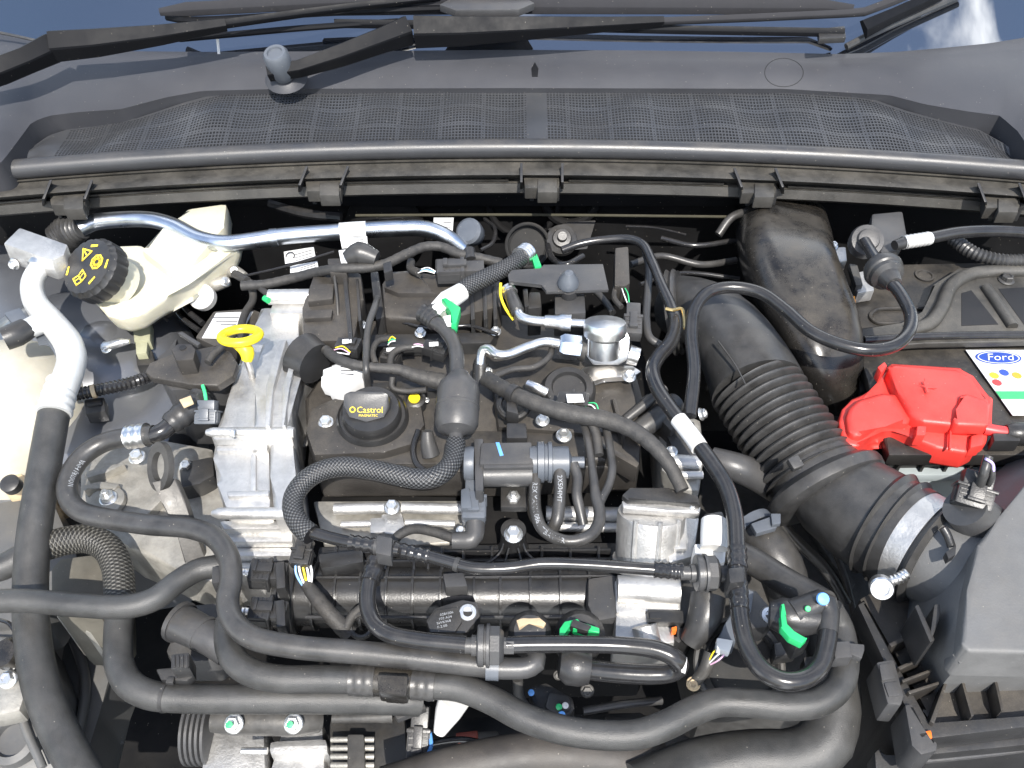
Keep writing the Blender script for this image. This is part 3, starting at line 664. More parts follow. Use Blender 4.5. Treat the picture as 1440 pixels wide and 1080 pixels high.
# ================================================================== hydraulics between reservoir and engine
t = T('brake_line_union', 'small silver brake line union with round white cap beside the reservoir', 'union')
c = at(283, 417, -.02); m = MB(); m.lathe(c, (-.1, -.5, .75), [(wpx(18, c), -.012), (wpx(18.5, c), 0), (wpx(17, c), .002), (0, .002)]); m.build('round_cap', 'white', t)
m = MB(); m.tube([(272, 392, -.03), (300, 400, -.02), (322, 394, -.015)], [20, 22, 16], n=12); m.tube([(290, 378, -.03), (330, 382, -.012), (345, 388, -.01)], [24, 18, 10], n=12); m.build('body', 'alu_dirty', t)
bolt(t, (318, 396, -.008), (.5, -.3, .5), 15); bolt(t, (330, 380, -.005), (.3, -.5, .6), 13)
m = MB(); m.tube([(256, 400, -.05), (258, 430, -.05), (285, 455, -.055)], 9, n=10); m.tube([(248, 405, -.06), (250, 440, -.06), (280, 465, -.06)], 8, n=10); m.build('brake_line', 'rubber_gloss', t)
t = T('control_module', 'black control module with a slanted white label behind the dipstick', 'control module')
m = MB(); m.prism([(274, 474), (300, 437), (352, 433), (372, 440), (370, 458), (352, 486), (300, 486)], -.012, .05, .004); m.build('case', 'plastic_dusty', t)
m = MB(); m.prism([(284, 475), (304, 440), (356, 438), (343, 461), (326, 462), (318, 476)], -.0105, .001, 0); lb = m.build('label', 'paper', t)
for i in range(5):
    a = at(306+i*6-8, 446+i*5, -.0098); e = at(330-i*2+6, 446+i*5, -.0098); m = MB(); m.solid([a, e, e+V((0, -.0016, 0)), a+V((0, -.0016, 0))], (0, 0, -.0003), 0); m.build('print_line', 'print', lb)
# label tags near the bulkhead
for (q, lbl) in (([(610, 306), (638, 306), (636, 332), (608, 331)], 'cream paper tag with printed lines hanging beside the zinc pipe end'),
                 ([(399, 354), (441, 347), (444, 363), (401, 371)], 'white paper label with a dark oval on the black panel behind the engine'),
                 ([(408, 374), (446, 367), (448, 378), (408, 384)], 'narrow white paper strip under the oval marked label')):
    t = T('paper_label', lbl, 'label'); m = MB(); m.solid([at(x, y, .0+.0*(y)) for x, y in q], V((0, .001, -.001)), .0002); pl = m.build('sheet', 'paper', t)
    (x0, y0), (x1, y1), (x2, y2), (x3, y3) = q
    for i in range(3):
        f = .25+.25*i; a = at(x0+(x3-x0)*f+14, y0+(y3-y0)*f, .0006); e = at(x1+(x2-x1)*f-3, y1+(y2-y1)*f, .0006)
        m = MB(); m.solid([a, e, e+V((0, -.0012, -.0002)), a+V((0, -.0012, -.0002))], (0, 0, -.0002), 0); m.build('print_line', 'print', t)
    if 'oval' in lbl and 'dark' in lbl:
        c = at(408, 360, .0012); m = MB(); m.ring(c, (-.1, -.4, .8), .0065, .0009, n=24, m=6); m.build('printed_oval', 'print', t)

# ================================================================== dipstick and black canister bracket
t = T('oil_dipstick', 'bright yellow oil dipstick handle with an oval finger loop', 'dipstick')
c = at(338, 472, .085); rr = wpx(24, c); m = MB(); n_ = V((0, .30, .95))
m.ring(c, n_, rr, wpx(7, c), n=36, m=12, sx=1.05, flat=.9)
m.tube([(332, 482, .082), (346, 492, .075), (348, 502, .068), (347, 508, .064)], [16, 22, 18, 14], n=14)
m.build('handle', 'yellow', t)
m = MB(); m.tube([(347, 506, .066), (352, 520, .04), (356, 540, -.02)], 9, n=10); m.build('tube', 'steel', t)
t = T('fuel_filter_housing', 'dusty black plastic canister with flat lid and square lug below the dipstick', 'canister')
m = MB(); m.prism([(204, 522), (210, 510), (240, 498), (300, 486), (324, 494), (334, 510), (328, 528), (306, 542), (270, 540), (212, 530)], .035, .012, .003); m.build('lid', 'plastic_dusty', t)
m = MB(); m.prism([(222, 530), (262, 512), (322, 500), (328, 524), (306, 540), (276, 548), (240, 548)], .022, .11, .006, taper=.88); m.build('body', 'plastic_grey', t)
m = MB(); m.prism([(240, 490), (250, 483), (268, 483), (275, 491), (272, 505), (248, 507)], .06, .026, .002); lug = m.build('lug', 'plastic_dusty', t)
m = MB(); c = at(257, 489, .0605); m.lathe(c, (0, 0, 1), [(.0045, -.003), (.0045, .0006), (0, .0006)], 16); m.build('lug_hole', 'grille_dark', lug)
m = MB(); m.tube([(292, 510, .045), (302, 496, .046), (312, 488, .046), (330, 470, .02)], [10, 12, 10, 8], n=10); m.build('harness_branch', 'tape', t)
m = MB(); m.tube([(285, 542, .04), (288, 552, .038), (290, 566, .03)], 5, n=8); m.build('green_wire', 'w_green', t)
connector(t, (292, 580, .02), (0, .6, .5), L=34, Wd=30, H=24, m='plastic_slate')
m = MB(); m.prism([(250, 468), (256, 466), (282, 482), (278, 486)], .03, .006, .001); m.build('rib', 'plastic_grey', t)
# ================================================================== quick-connect elbow and coolant hose A
t = T('quick_connect_elbow', 'ribbed black quick connect elbow joining the looped coolant hose', 'elbow')
m = MB(); m.tube([(282, 560, .02), (268, 575, .022), (250, 588, .022), (238, 598, .02)], [34, 36, 34, 30], n=18, ribs=(.012, .05)); m.build('sleeve', 'plastic', t)
m = MB(); m.tube([(240, 597, .02), (228, 607, .018), (210, 613, .016)], [24, 25, 22], n=18); m.build('elbow', 'rubber_gloss', t)
m = MB(); m.prism([(252, 562), (268, 556), (272, 566), (258, 572)], .052, .003, .0005); m.build('paper_tab', 'tan', t)
t = T('looped_coolant_hose', 'black coolant hose with crimp ring looping round and across the engine front', 'hose')
m = MB(); m.tube([(216, 611, .016), (185, 614, .012), (145, 623, .005), (112, 646, .0), (95, 678, -.004), (97, 702, -.006), (115, 720, -.004), (150, 729, .0), (210, 738, .006), (268, 743, .012), (303, 757, .016), (322, 785, .016), (325, 815, .014), (320, 845, .01), (327, 872, .008), (352, 895, .006), (410, 909, .004), (500, 917, .002), (600, 927, .0), (690, 937, -.002)], 30, n=20)
hA = m.build('hose', 'rubber', t); pa, ra = m.path, m.r
m = MB(); m.tube([(207, 611.5, .0155), (180, 615, .011)], 33.5, n=20, ribs=(.009, .04)); m.build('crimp_ring', 'steel', t)
tt = tube_text(pa, ra, .145, 'NO02RJ HMA', .0080, flip=True, off=-.35); tt.build('hose_print', 'hoseprint', t)
# lifting eye
t = T('lifting_eye', 'black steel lifting eye with large oval hole bolted by the timing cover', 'lifting eye')
c = at(226, 656, .004); ax_ = V((-.55, -.55, .62)).normalized(); A_, U_, W_ = basis(ax_, (0, .8, .6)); rings = []
ro, ri = wpx(27, c), wpx(16, c)
for (k, h) in ((ri, -.004), (ro, -.004), (ro, .004), (ri, .004), (ri, -.004)):
    rings.append([c+A_*h+U_*(k*math.cos(2*math.pi*j/40)*.92)+W_*(k*1.28*math.sin(2*math.pi*j/40)) for j in range(40)])
m = MB(); m.loft(rings, cap=False); m.build('ring', 'darksteel', t, angle=40)
m = MB(); m.solid([at(212, 678, .0), at(246, 672, -.004), at(258, 700, -.02), at(268, 735, -.04), at(290, 790, -.08), at(262, 800, -.08), at(248, 742, -.045), at(228, 708, -.02)], (.004, .002, -.007), .0015); m.build('stem', 'darksteel', t)

# ================================================================== engine mount castings under the looped hose
t = T('engine_mount_bracket', 'dirty cast aluminium engine mount bracket with ribs inside the hose loop', 'engine mount')
m = MB()
m.prism([(112, 640), (200, 612), (300, 630), (312, 700), (330, 760), (330, 830), (250, 800), (180, 770), (110, 720)], -.075, .07, .008)
m.build('casting', 'alu_dirty', t)
for q in ([(118, 664), (150, 652), (176, 652), (150, 664), (122, 672)], [(116, 682), (140, 676), (168, 680), (160, 690), (140, 684), (118, 690)], [(190, 720), (240, 672), (250, 680), (205, 726)]):
    m = MB(); m.prism(q, -.062, .02, .003); m.build('rib', 'alu_dirty', t)
m = MB(); m.prism([(250, 650), (300, 640), (302, 668), (280, 680), (254, 686)], -.05, .03, .006); m.build('pad', 'plastic', t)
m = MB(); c = at(151, 708, -.072); m.lathe(c, (0, 0, 1), [(wpx(26, c), 0), (wpx(25, c), .006), (wpx(18, c), .008)], 24); m.build('washer', 'alu_dirty', t)
for px, py, d, kd in ((150, 697, 26, 'stud'), (192, 641, 24, 'hex'), (261, 655, 20, 'hex')): bolt(t, (px, py, -.058 if kd == 'stud' else -.05), (0, -.1, 1), d, kind=kd)
t = T('engine_mount', 'rounded dusty engine mount cap under the crossing hoses', 'engine mount')
m = MB(); m.prism([(70, 800), (84, 784), (132, 778), (150, 800), (150, 850), (140, 866), (82, 868), (70, 850)], -.09, .12, .012); m.build('cap', mat('dusty_cap', (.10, .093, .076), .6, dust=.3), t)
m = MB(); m.prism([(74, 862), (148, 858), (142, 880), (120, 888), (90, 874)], -.12, .1, .008); m.build('base', 'alu_dirty', t)
# ================================================================== hoses B, C and their ties
t = T('upper_coolant_hose', 'smooth black coolant hose bending up towards the timing cover', 'hose')
m = MB(); m.tube([(-30, 846, .0), (40, 845, .0), (110, 851, .0), (180, 853, .0), (218, 842, .0), (250, 818, -.002), (280, 801, -.004), (312, 796, -.006), (332, 795, -.01)], 33, n=20); m.build('hose', 'foam', t)
m = MB(); m.prism([(298, 796), (312, 796), (311, 818), (297, 820)], .016, .02, .002); m.build('clip', 'plastic', t)
t = T('braided_heater_hose', 'black heater hose with a braided sleeve round its upper bend', 'hose')
m = MB(); m.tube([(-30, 806, -.05), (10, 795, -.05), (40, 778, -.045), (75, 766, -.042)], 38, n=20); m.build('inlet_hose', 'foam', t)
m = MB(); m.tube([(66, 768, -.043), (95, 760, -.042), (125, 758, -.042), (150, 770, -.044), (164, 795, -.046), (168, 830, -.048), (168, 866, -.05)], 41, n=24); m.build('braided_sleeve', 'braid_white', t)
m = MB(); m.tube([(168, 860, -.05), (166, 900, -.052), (168, 935, -.054), (182, 962, -.056), (210, 977, -.058), (260, 982, -.06), (350, 983, -.06), (450, 983, -.062), (565, 985, -.064), (590, 987, -.07)], 40, n=20); m.build('hose', 'foam', t)
m = MB(); m.tube([(231, 979.5, -.0595), (236, 980, -.0595)], 44, n=20); m.obox(at(240, 958, -.04), (1, 0, 0), (0, 0, 1), (.008, .007, .006)); m.build('cable_tie', 'plastic', t)
# thermostat stub and plug
t = T('thermostat_stub', 'stubby grey black plastic pipe neck angled down behind the hoses', 'pipe stub')
m = MB(); m.tube([(252, 875, -.05), (275, 886, -.045), (300, 900, -.045), (322, 916, -.05)], [54, 50, 46, 44], n=22); m.build('neck', 'plastic_grey', t)
m = MB(); m.tube([(250, 873, -.05), (255, 876, -.05)], 60, n=22); m.tube([(284, 890, -.0455), (288, 893, -.0455)], 52, n=22); m.build('collar', 'plastic_grey', t)
m = MB(); m.prism([(262, 850), (320, 845), (330, 905), (300, 930), (240, 930), (232, 915)], -.085, .05, .006); m.build('mount', 'plastic_grey', t)
t = T('thermostat_plug', 'square ribbed black plug with flange standing above the heater hose', 'connector')
m = MB(); m.prism([(240, 920), (266, 917), (266, 938), (240, 941)], -.02, .03, .002)
for i in range(4): m.prism([(243+i*6, 921), (246+i*6, 921), (246+i*6, 938), (243+i*6, 938)], -.0185, .004, .0005)
m.build('plug', 'plastic', t); m = MB(); m.prism([(218, 940), (270, 936), (274, 950), (262, 958), (226, 956)], -.04, .012, .003); m.build('flange', 'plastic', t)
# ================================================================== ENGINE CORE
t = T('engine_block', 'dirty aluminium engine block and cylinder head below the black valve cover', 'engine block')
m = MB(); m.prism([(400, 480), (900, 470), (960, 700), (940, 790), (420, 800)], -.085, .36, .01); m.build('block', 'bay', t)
m = MB(); m.prism([(440, 704), (664, 703), (668, 762), (560, 768), (455, 765)], -.062, .06, .004); m.build('head_face', 'alu_dirty', t)
m = MB(); m.tube([(470, 716, -.052), (545, 714, -.052)], 17, n=14); m.tube([(565, 714, -.052), (655, 716, -.052)], 17, n=14); m.tube([(480, 738, -.055), (540, 736, -.055)], 10, n=12); m.tube([(570, 735, -.055), (640, 737, -.055)], 10, n=12)
m.prism([(520, 728), (545, 726), (545, 748), (520, 750)], -.05, .02, .003); m.build('fuel_rail', 'alu', t)
m = MB(); m.tube([(768, 722, -.06), (870, 724, -.06)], 22, n=14); m.tube([(770, 740, -.065), (870, 742, -.065)], 14, n=14); m.build('rail_end', 'alu', t)
for px, py in ((551, 712),): bolt(t, (px, py, -.038), (0, -.15, 1), 24)
m = MB(); m.prism([(535, 722), (565, 720), (570, 738), (558, 752), (540, 750)], -.05, .03, .004); m.build('boss', 'alu', t)

# timing cover
t = T('timing_cover', 'bright cast aluminium timing cover with raised flanges beside the valve cover', 'timing cover')
m = MB()
m.prism([(366, 432), (425, 430), (420, 478), (412, 560), (408, 604), (303, 604), (320, 562), (334, 512), (354, 476)], .012, .12, .006)
m.build('upper_face', 'alu', t)
m = MB(); m.tube([(378, 418, .036), (436, 417, .036)], 22, n=18); m.prism([(388, 410), (434, 408), (430, 440), (378, 440)], .028, .06, .004); m.build('boss', 'alu', t)
m = MB(); m.prism([(368, 482), (392, 474), (438, 476), (440, 486), (420, 520), (408, 560), (412, 604), (372, 606), (356, 600), (358, 545), (362, 510)], .026, .09, .006); m.build('flange', 'alu', t)
for q in ([(392, 478), (404, 477), (384, 545), (380, 600), (372, 600), (374, 540)], [(416, 480), (424, 480), (404, 545), (402, 600), (396, 600), (397, 545)]):
    m = MB(); m.prism(q, .036 if q[0][0] > 360 else .02, .02, .003); m.build('rib', 'alu', t)
m = MB(); m.tube([(290, 608, .022), (300, 608, .022), (414, 608, .024)], [8, 14, 15], n=16); m.prism([(292, 600), (414, 600), (412, 618), (300, 618)], .02, .05, .004); m.build('lug', 'alu', t)
m = MB(); m.prism([(300, 614), (380, 612), (382, 716), (316, 716), (303, 680), (300, 645)], .004, .12, .010); m.build('lower_face', 'alu', t)
m = MB(); m.prism([(378, 612), (412, 610), (420, 690), (414, 722), (384, 724), (380, 670)], .010, .12, .008); m.build('lower_flange', 'alu', t)
for q in ([(304, 626), (376, 624), (376, 632), (304, 634)], [(318, 690), (378, 688), (378, 697), (320, 698)], [(352, 636), (360, 636), (360, 690), (352, 690)]):
    m = MB(); m.prism(q, .010, .02, .003); m.build('rib', 'alu', t)
m = MB(); m.tube([(298, 722, -.002), (310, 722, -.002), (416, 722, .004)], [8, 17, 18], n=16); m.build('lug', 'alu', t)
for y in (738, 756, 776, 796):
    m = MB(); m.prism([(306, y-7), (412, y-7), (412, y+6), (314, y+6)], -.02-.0005*(y-738), .08, .005); m.build('foot', 'alu', t)
bolt(t, (327, 610, .03), (-.8, -.2, .4), 13)

# valve cover
t = T('valve_cover', 'dusty black plastic valve cover with moulded steps on top of the engine', 'valve cover')
m = MB()
m.prism([(428, 560), (470, 500), (520, 450), (700, 440), (880, 470), (905, 560), (900, 655), (660, 662), (446, 664), (432, 620)], -.010, .052, .006)
m.build('base', 'plastic_dusty', t)
m = MB(); m.prism([(428, 604), (436, 572), (470, 558), (560, 548), (592, 560), (598, 596), (580, 624), (540, 636), (440, 640)], .012, .03, .008); m.build('filler_plinth', 'plastic_dusty', t)
m = MB(); m.prism([(440, 620), (560, 628), (604, 612), (660, 604), (870, 606), (882, 646), (660, 650), (450, 654), (440, 640)], .0, .03, .006); m.build('front_step', 'plastic_dusty', t)
m = MB(); m.prism([(500, 470), (700, 466), (690, 482), (505, 488)], .010, .03, .004); m.prism([(480, 540), (640, 530), (640, 548), (470, 556)], .004, .03, .004); m.build('coil_ledge', 'plastic', t)
m = MB(); m.prism([(690, 520), (740, 500), (820, 505), (890, 530), (900, 600), (830, 610), (700, 600)], .006, .04, .006); m.build('pump_plinth', 'plastic_dusty', t)
for q in ([(900, 560), (912, 552), (956, 596), (944, 606)], [(830, 620), (836, 616), (900, 650), (896, 658)], [(860, 560), (866, 558), (880, 610), (874, 612)]):
    m = MB(); m.prism(q, .016, .03, .003); m.build('rib', 'plastic_dusty', t)
for px, py, d, z in ((458, 593, 23, .014), (508, 456, 15, .018), (591, 467, 17, .018), (697, 465, 16, .018), (763, 590, 20, .03), (793, 611, 23, .024), (722, 700, 26, .004), (600, 562, 8, .01)):
    bolt(t, (px, py, z), (0, -.2, 1), d)
c = at(583, 563, .010); m = MB(); m.lathe(c, (0, -.2, 1), [(wpx(16, c), -.01), (wpx(16, c), .004), (wpx(12, c), .006), (wpx(10, c), .002), (0, .002)]); plg = m.build('plug_ring', 'plastic', t)
m = MB(); m.lathe(c+V((0, 0, .003)), (0, -.2, 1), [(wpx(8, c), 0), (wpx(8, c), .002), (0, .002)]); m.build('yellow_plug', 'yellow', plg)
m = MB(); m.tube([(606, 640, .006), (602, 622, .02), (601, 606, .032)], [26, 22, 15], n=16); m.build('vent_knob', 'plastic_grey', t)
m = MB(); m.tube([(588, 606, .012), (581, 630, .012), (586, 652, .012), (602, 666, .01)], 9, n=10); m.build('vent_tube', 'rubber_gloss', t)
m = MB(); m.prism([(474, 600), (494, 598), (496, 604), (476, 606)], .0135, .002, .0003); m.build('white_mark', 'paper', t)
# oil filler cap
t = T('oil_filler_cap', 'round black oil filler cap with thick grip bar and yellow lettering', 'oil cap')
c = at(522, 578, .03); R = wpx(40, c); ax_ = V((0, -.12, 1))
m = MB(); m.lathe(c, ax_, [(R*1.28, -.022), (R*1.28, -.012), (R*1.20, -.006), (R*1.16, -.010)], 40); m.build('filler_rim', 'plastic', t)
m = MB(); m.lathe(c, ax_, [(R*1.0, -.03), (R*1.05, -.012), (R*1.05, .0), (R*.98, .005), (0, .006)], 40); m.build('cap', 'plastic', t)
m = MB(); m.solid([at(483, 554, .060), at(492, 550, .061), at(538, 550, .061), at(546, 554, .060), at(548, 572, .046), at(540, 587, .038), at(515, 594, .034), at(491, 587, .038), at(482, 572, .046)], (0, .016, -.022), .0035); gp = m.build('grip', 'plastic_grey', t)
rt = V((1, 0, .0)); up = at(514, 553, .060)-at(514, 594, .034)
def gpt(px, py): return at(px, py, .060-.026*(py-553)/41)
flat_text('Castrol', .0105, gpt(520, 576), rt, up, .0014, sx=1.0).build('lettering', 'yellowprint', gp)
flat_text('MAGNATEC', .0042, gpt(518, 584), rt, up, .0014).build('small_lettering', 'yellowprint', gp)
m = MB(); m.ring(gpt(496, 576)+rt.cross(up).normalized()*.001, rt.cross(up), .0030, .0008, n=20, m=6); m.build('round_emblem', 'yellowprint', gp)

# ================================================================== upper rear: vvt cover, coil housing
t = T('camshaft_sensor_cover', 'tall boxy black plastic cover standing behind the timing cover', 'cover')
m = MB(); m.prism([(424, 432), (440, 386), (462, 374), (486, 374), (508, 384), (512, 420), (502, 452), (498, 478), (440, 480), (426, 470)], .045, .10, .006, taper=1.0); m.build('body', 'plastic_dusty', t)
m = MB(); m.prism([(460, 363), (487, 362), (488, 384), (464, 384)], .065, .04, .003); m.prism([(436, 400), (470, 398), (468, 420), (432, 424)], .055, .02, .003); m.prism([(428, 436), (468, 434), (466, 446), (426, 448)], .052, .02, .003); m.build('steps', 'plastic_dusty', t)
m = MB(); m.prism([(482, 390), (488, 390), (496, 476), (490, 478)], .056, .03, .001); m.prism([(500, 392), (504, 392), (508, 450), (504, 452)], .052, .03, .001); m.build('rib', 'plastic', t)
m = MB(); m.tube([(424, 500, .03), (444, 512, .03)], [70, 60], n=24); m.build('round_end', 'plastic', t)
m = MB(); m.tube([(470, 385, .06), (474, 420, .055), (478, 460, .035), (486, 470, .03), (500, 466, .025)], 4, n=6); m.build('wire_edge', 'darksteel', t)
t = T('coil_housing', 'broad dusty black plastic coil housing behind the valve cover', 'coil housing')
m = MB(); m.prism([(536, 398), (548, 380), (584, 378), (612, 392), (650, 396), (704, 388), (706, 430), (640, 446), (590, 448), (540, 446)], .03, .10, .008); m.build('body', 'plastic_dusty', t)
m = MB(); m.prism([(542, 384), (586, 382), (604, 408), (614, 412), (560, 412), (540, 404)], .038, .03, .005); m.build('lid', 'plastic_dusty', t)
for px in (660, 678, 692):
    m = MB(); m.prism([(px, 402), (px+6, 402), (px+8, 448), (px+2, 450)], .034, .04, .002); m.build('rib', 'plastic', t)
m = MB(); m.prism([(520, 382), (532, 380), (542, 445), (528, 450)], .02, .06, .004); m.build('side_wall', 'plastic', t)
t = T('sensor_connector', 'grey black two piece electrical connector with pale wires above the coil housing', 'connector')
connector(t, (648, 381, .055), (1, .05, 0), L=66, Wd=30, H=22, m='plastic_grey')
m = MB(); m.prism([(612, 364), (640, 362), (642, 376), (612, 378)], .06, .02, .002); m.build('clip', 'plastic', t)
wires(t, (588, 382, .05), (612, 383, .055), ['white', 'blue', 'white'])
m = MB(); m.tube([(578, 368, .04), (578, 378, .045), (590, 384, .05)], 12, n=10); m.build('harness_branch', 'tape', t)
t = T('rear_harness', 'grey cloth taped wiring harness arching over the rear of the engine', 'wiring harness')
m = MB(); m.tube([(340, 402, .02), (372, 400, .022), (410, 392, .03), (440, 384, .045), (475, 378, .066), (520, 376, .066), (545, 370, .066), (570, 358, .066), (598, 347, .064), (620, 347, .062), (645, 357, .06), (670, 362, .058), (705, 370, .05)], 14, n=14, ribs=(.013, .035)); m.build('loom', 'tape', t)
m = MB(); m.prism([(538, 370), (550, 366), (552, 380), (540, 384)], .078, .016, .002); m.build('clip', 'plastic', t)
m = MB(); m.tube([(660, 352, .062), (662, 366, .058)], 17, n=12); m.build('tie', 'plastic', t)
for pts, w in (([(352, 396, .01), (356, 420, .0), (345, 440, .0), (336, 470, .02)], 11), ([(358, 398, .015), (372, 410, .02), (384, 420, .03)], 9), ([(330, 385, .0), (348, 395, .01)], 12)):
    m = MB(); m.tube(pts, w, n=10); m.build('branch', 'tape', t)
m = MB(); m.tube([(372, 419, .04), (378, 423, .04)], 9, n=8); m.build('green_seal', 'green', t)
t = T('sleeve_cap', 'short black ribbed cap with white paper wrap beneath the zinc pipe', 'cap')
m = MB(); m.tube([(486, 364, .075), (505, 356, .08), (530, 364, .075)], [18, 34, 22], n=16); m.build('cap', 'rubber', t); m = MB(); m.prism([(476, 352), (490, 350), (494, 370), (480, 372)], .07, .002, .0005); m.build('paper_wrap', 'paper', t)
# bulkhead fittings
t = T('bulkhead_valve', 'round blue grey valve cap with metal neck near the bulkhead', 'valve')
c = at(660, 326, .02); m = MB(); m.lathe(c, (-.3, -.5, .6), [(wpx(10, c), -.03), (wpx(16, c), -.02), (wpx(19, c), -.004), (wpx(19, c), .004), (wpx(15, c), .008), (0, .009)]); m.build('cap', 'plastic_slate', t)
m = MB(); m.tube([(652, 346, .0), (646, 356, .0)], [18, 14], n=12); m.build('neck', 'steel', t)
m = MB(); m.tube([(682, 308, -.01), (696, 322, .0), (692, 342, .0), (676, 352, .0)], 6, n=8); m.build('wire_loop', 'rubber_gloss', t)
for pts, w, lb in (([(345, 388, .0), (400, 375, .01), (470, 354, .02)], 4, 'thin black cable running diagonally under the paper labels'),
                   ([(480, 316, -.02), (540, 308, -.02), (600, 302, -.02)], 3, 'thin pale cable following the flange behind the zinc pipe'),
                   ([(880, 318, -.02), (920, 320, -.02), (965, 330, -.02)], 3, 'thin glossy cable on the dark bulkhead near the air duct'),
                   ([(380, 286, .0), (430, 300, .0), (480, 305, .0)], 14, 'dark ribbed cable sleeve under the rail above the reservoir')):
    m = MB(); m.tube(pts, w, n=8); tag(m.build('cable', 'rubber_gloss'), lb, 'cable')

# ================================================================== breather hose with canister
t = T('breather_hose', 'braided breather hose with white and green quick connector and black canister', 'hose')
m = MB(); m.tube([(640, 416, .085), (660, 402, .085), (690, 387, .082), (720, 372, .078), (740, 356, .072)], 25, n=20); m.build('rear_braid', 'braid', t)
m = MB(); m.tube([(732, 362, .0745), (742, 354, .0715)], 28, n=18, ribs=(.006, .05)); m.build('crimp', 'steel', t)
m = MB(); m.tube([(650, 410, .088), (628, 424, .088)], [26, 30], n=16); m.prism([(604, 428), (618, 412), (634, 410), (640, 420), (622, 436), (616, 446)], .098, .024, .003); m.build('quick_connector', 'white', t)
m = MB(); m.prism([(620, 420), (627, 418), (648, 432), (642, 454), (634, 456), (636, 438)], .104, .014, .002); m.prism([(634, 430), (646, 430), (642, 452), (633, 454)], .100, .02, .002); m.build('green_lock', 'green', t)
m = MB(); m.prism([(622, 444), (640, 440), (638, 456), (628, 460)], .099, .02, .003); m.build('connector_foot', 'white', t)
m = MB(); m.tube([(594, 440, .09), (604, 446, .09), (612, 454, .09)], [26, 27, 24], n=16, ribs=(.008, .05)); m.tube([(612, 432, .092), (600, 438, .092)], 14, n=12); m.build('elbow', 'plastic', t)
m = MB(); m.tube([(606, 450, .09), (622, 460, .09), (636, 478, .088), (642, 500, .085), (642, 520, .082), (640, 545, .078)], 21, n=18); m.build('hose', 'rubber', t)
ca = at(646, 528, .082); cb = at(641, 612, .058); d_ = (cb-ca); Lc = d_.length; Rc = wpx(30, ca)
m = MB(); m.lathe(ca, d_, [(Rc*.4, -.004), (Rc*.62, .004), (Rc*.9, .012), (Rc*1.0, .022), (Rc*1.0, Lc*.52), (Rc*1.03, Lc*.53), (Rc*1.03, Lc*.56), (Rc*1.0, Lc*.57), (Rc*1.0, Lc*.82), (Rc*.85, Lc*.92), (Rc*.45, Lc*.97), (Rc*.33, Lc*1.0), (Rc*.33, Lc*1.14)], 32); m.build('canister', 'plastic_grey', t)
m = MB(); m.tube([(641, 622, .056), (638, 642, .055), (628, 660, .055), (608, 672, .056), (585, 673, .056), (550, 666, .056), (515, 659, .054), (482, 656, .052), (452, 662, .05), (427, 678, .048), (413, 700, .046), (413, 722, .044), (424, 741, .042), (438, 752, .041)], 29, n=22); m.build('braid', 'braid', t)
t = T('vacuum_line', 'glossy corrugated black vacuum line crossing above the intake manifold', 'vacuum line')
m = MB(); m.tube([(430, 746, .041), (460, 755, .041), (490, 762, .041), (540, 769, .041), (590, 779, .040), (630, 790, .039), (665, 799, .038), (715, 799, .038), (760, 793, .038), (820, 794, .038), (880, 798, .038), (962, 804, .038)], 18, n=16); pv, rv = None, None
m.build('line', 'rubber_gloss', t); pv, rv = m.path, m.r
for q in ([(492, 762, .041), (528, 767.5, .041)], [(556, 772, .0407), (604, 782.5, .0398)]):
    m = MB(); m.tube(q, 21, n=16, ribs=(.0085, .10)); m.build('corrugation', 'rubber_gloss', t)
m = MB(); m.tube([(528, 767, .041), (554, 772, .0407)], 25, n=12); m.prism([(530, 752), (552, 756), (550, 782), (528, 778)], .055, .02, .002); m.build('tee_clamp', 'plastic_grey', t)
m = MB(); m.tube([(640, 793, .0388), (646, 795, .0388)], 21, n=16); m.build('joint', 'rubber', t)
m = MB(); m.tube([(920, 801, .038), (960, 804, .038)], 23, n=16, ribs=(.007, .08)); m.build('corrugation', 'rubber_gloss', t)
tube_text(pv, rv, .40, 'NB.T.061', .009, off=.3).build('hose_print', 'hoseprint', t)
t = T('branch_hose', 'glossy black branch hose curving down from the clamp to a check valve', 'hose')
m = MB(); m.tube([(535, 778, .03), (527, 796, .028), (518, 825, .025), (517, 852, .022), (526, 876, .02), (548, 892, .02), (585, 900, .02), (620, 904, .02), (655, 907, .02)], 24, n=18); m.build('hose', 'rubber_gloss', t); pbr, rbr = m.path, m.r
m = MB(); m.tube([(530, 788, .0285), (520, 818, .0255)], 28, n=18, ribs=(.012, .07)); m.build('corrugation', 'rubber_gloss', t)
c = at(685, 908, .02)
def checkvalve(t, c, ax, s):
    m = MB(); m.lathe(c, ax, [(s*.38, -s*1.3), (s*.38, -s*.75), (s*.5, -s*.75), (s*.5, -s*.5), (s*.94, -s*.46), (s*1.0, -s*.40), (s*1.0, -s*.16), (s*.9, -s*.14), (s*.9, -s*.04), (s*1.05, -s*.02), (s*1.05, s*.12), (s*.9, s*.16)], 32)
    m.lathe(c, ax, [(s*.96, s*.14), (s*.96, s*.6), (s*.7, s*.8), (s*.42, s*.82), (s*.42, s*1.3)], 8); return m
v = T('check_valve', 'round flanged black check valve in front of the intake manifold', 'check valve')
checkvalve(v, c, (1, -.01, 0), wpx(29, c)).build('valve_body', 'plastic_grey', v)
m = MB(); m.tube([(712, 907, .02), (760, 906, .02), (820, 906, .02), (880, 908, .02), (925, 914, .02), (950, 926, .016), (956, 938, .005), (944, 946, -.004), (915, 948, -.008), (870, 946, -.01), (832, 942, -.012), (806, 938, -.014)], [24]*4+[26]*4+[29]*4, n=18)
h = T('return_hose', 'glossy black hose doubling back on itself right of the check valve', 'hose'); m.build('hose', 'rubber_gloss', h); pr, rr_ = m.path, m.r
tube_text(pr, rr_, .395, 'JSAL 1 1402', .009, flip=True, off=.1).build('hose_print', 'hoseprint', h)
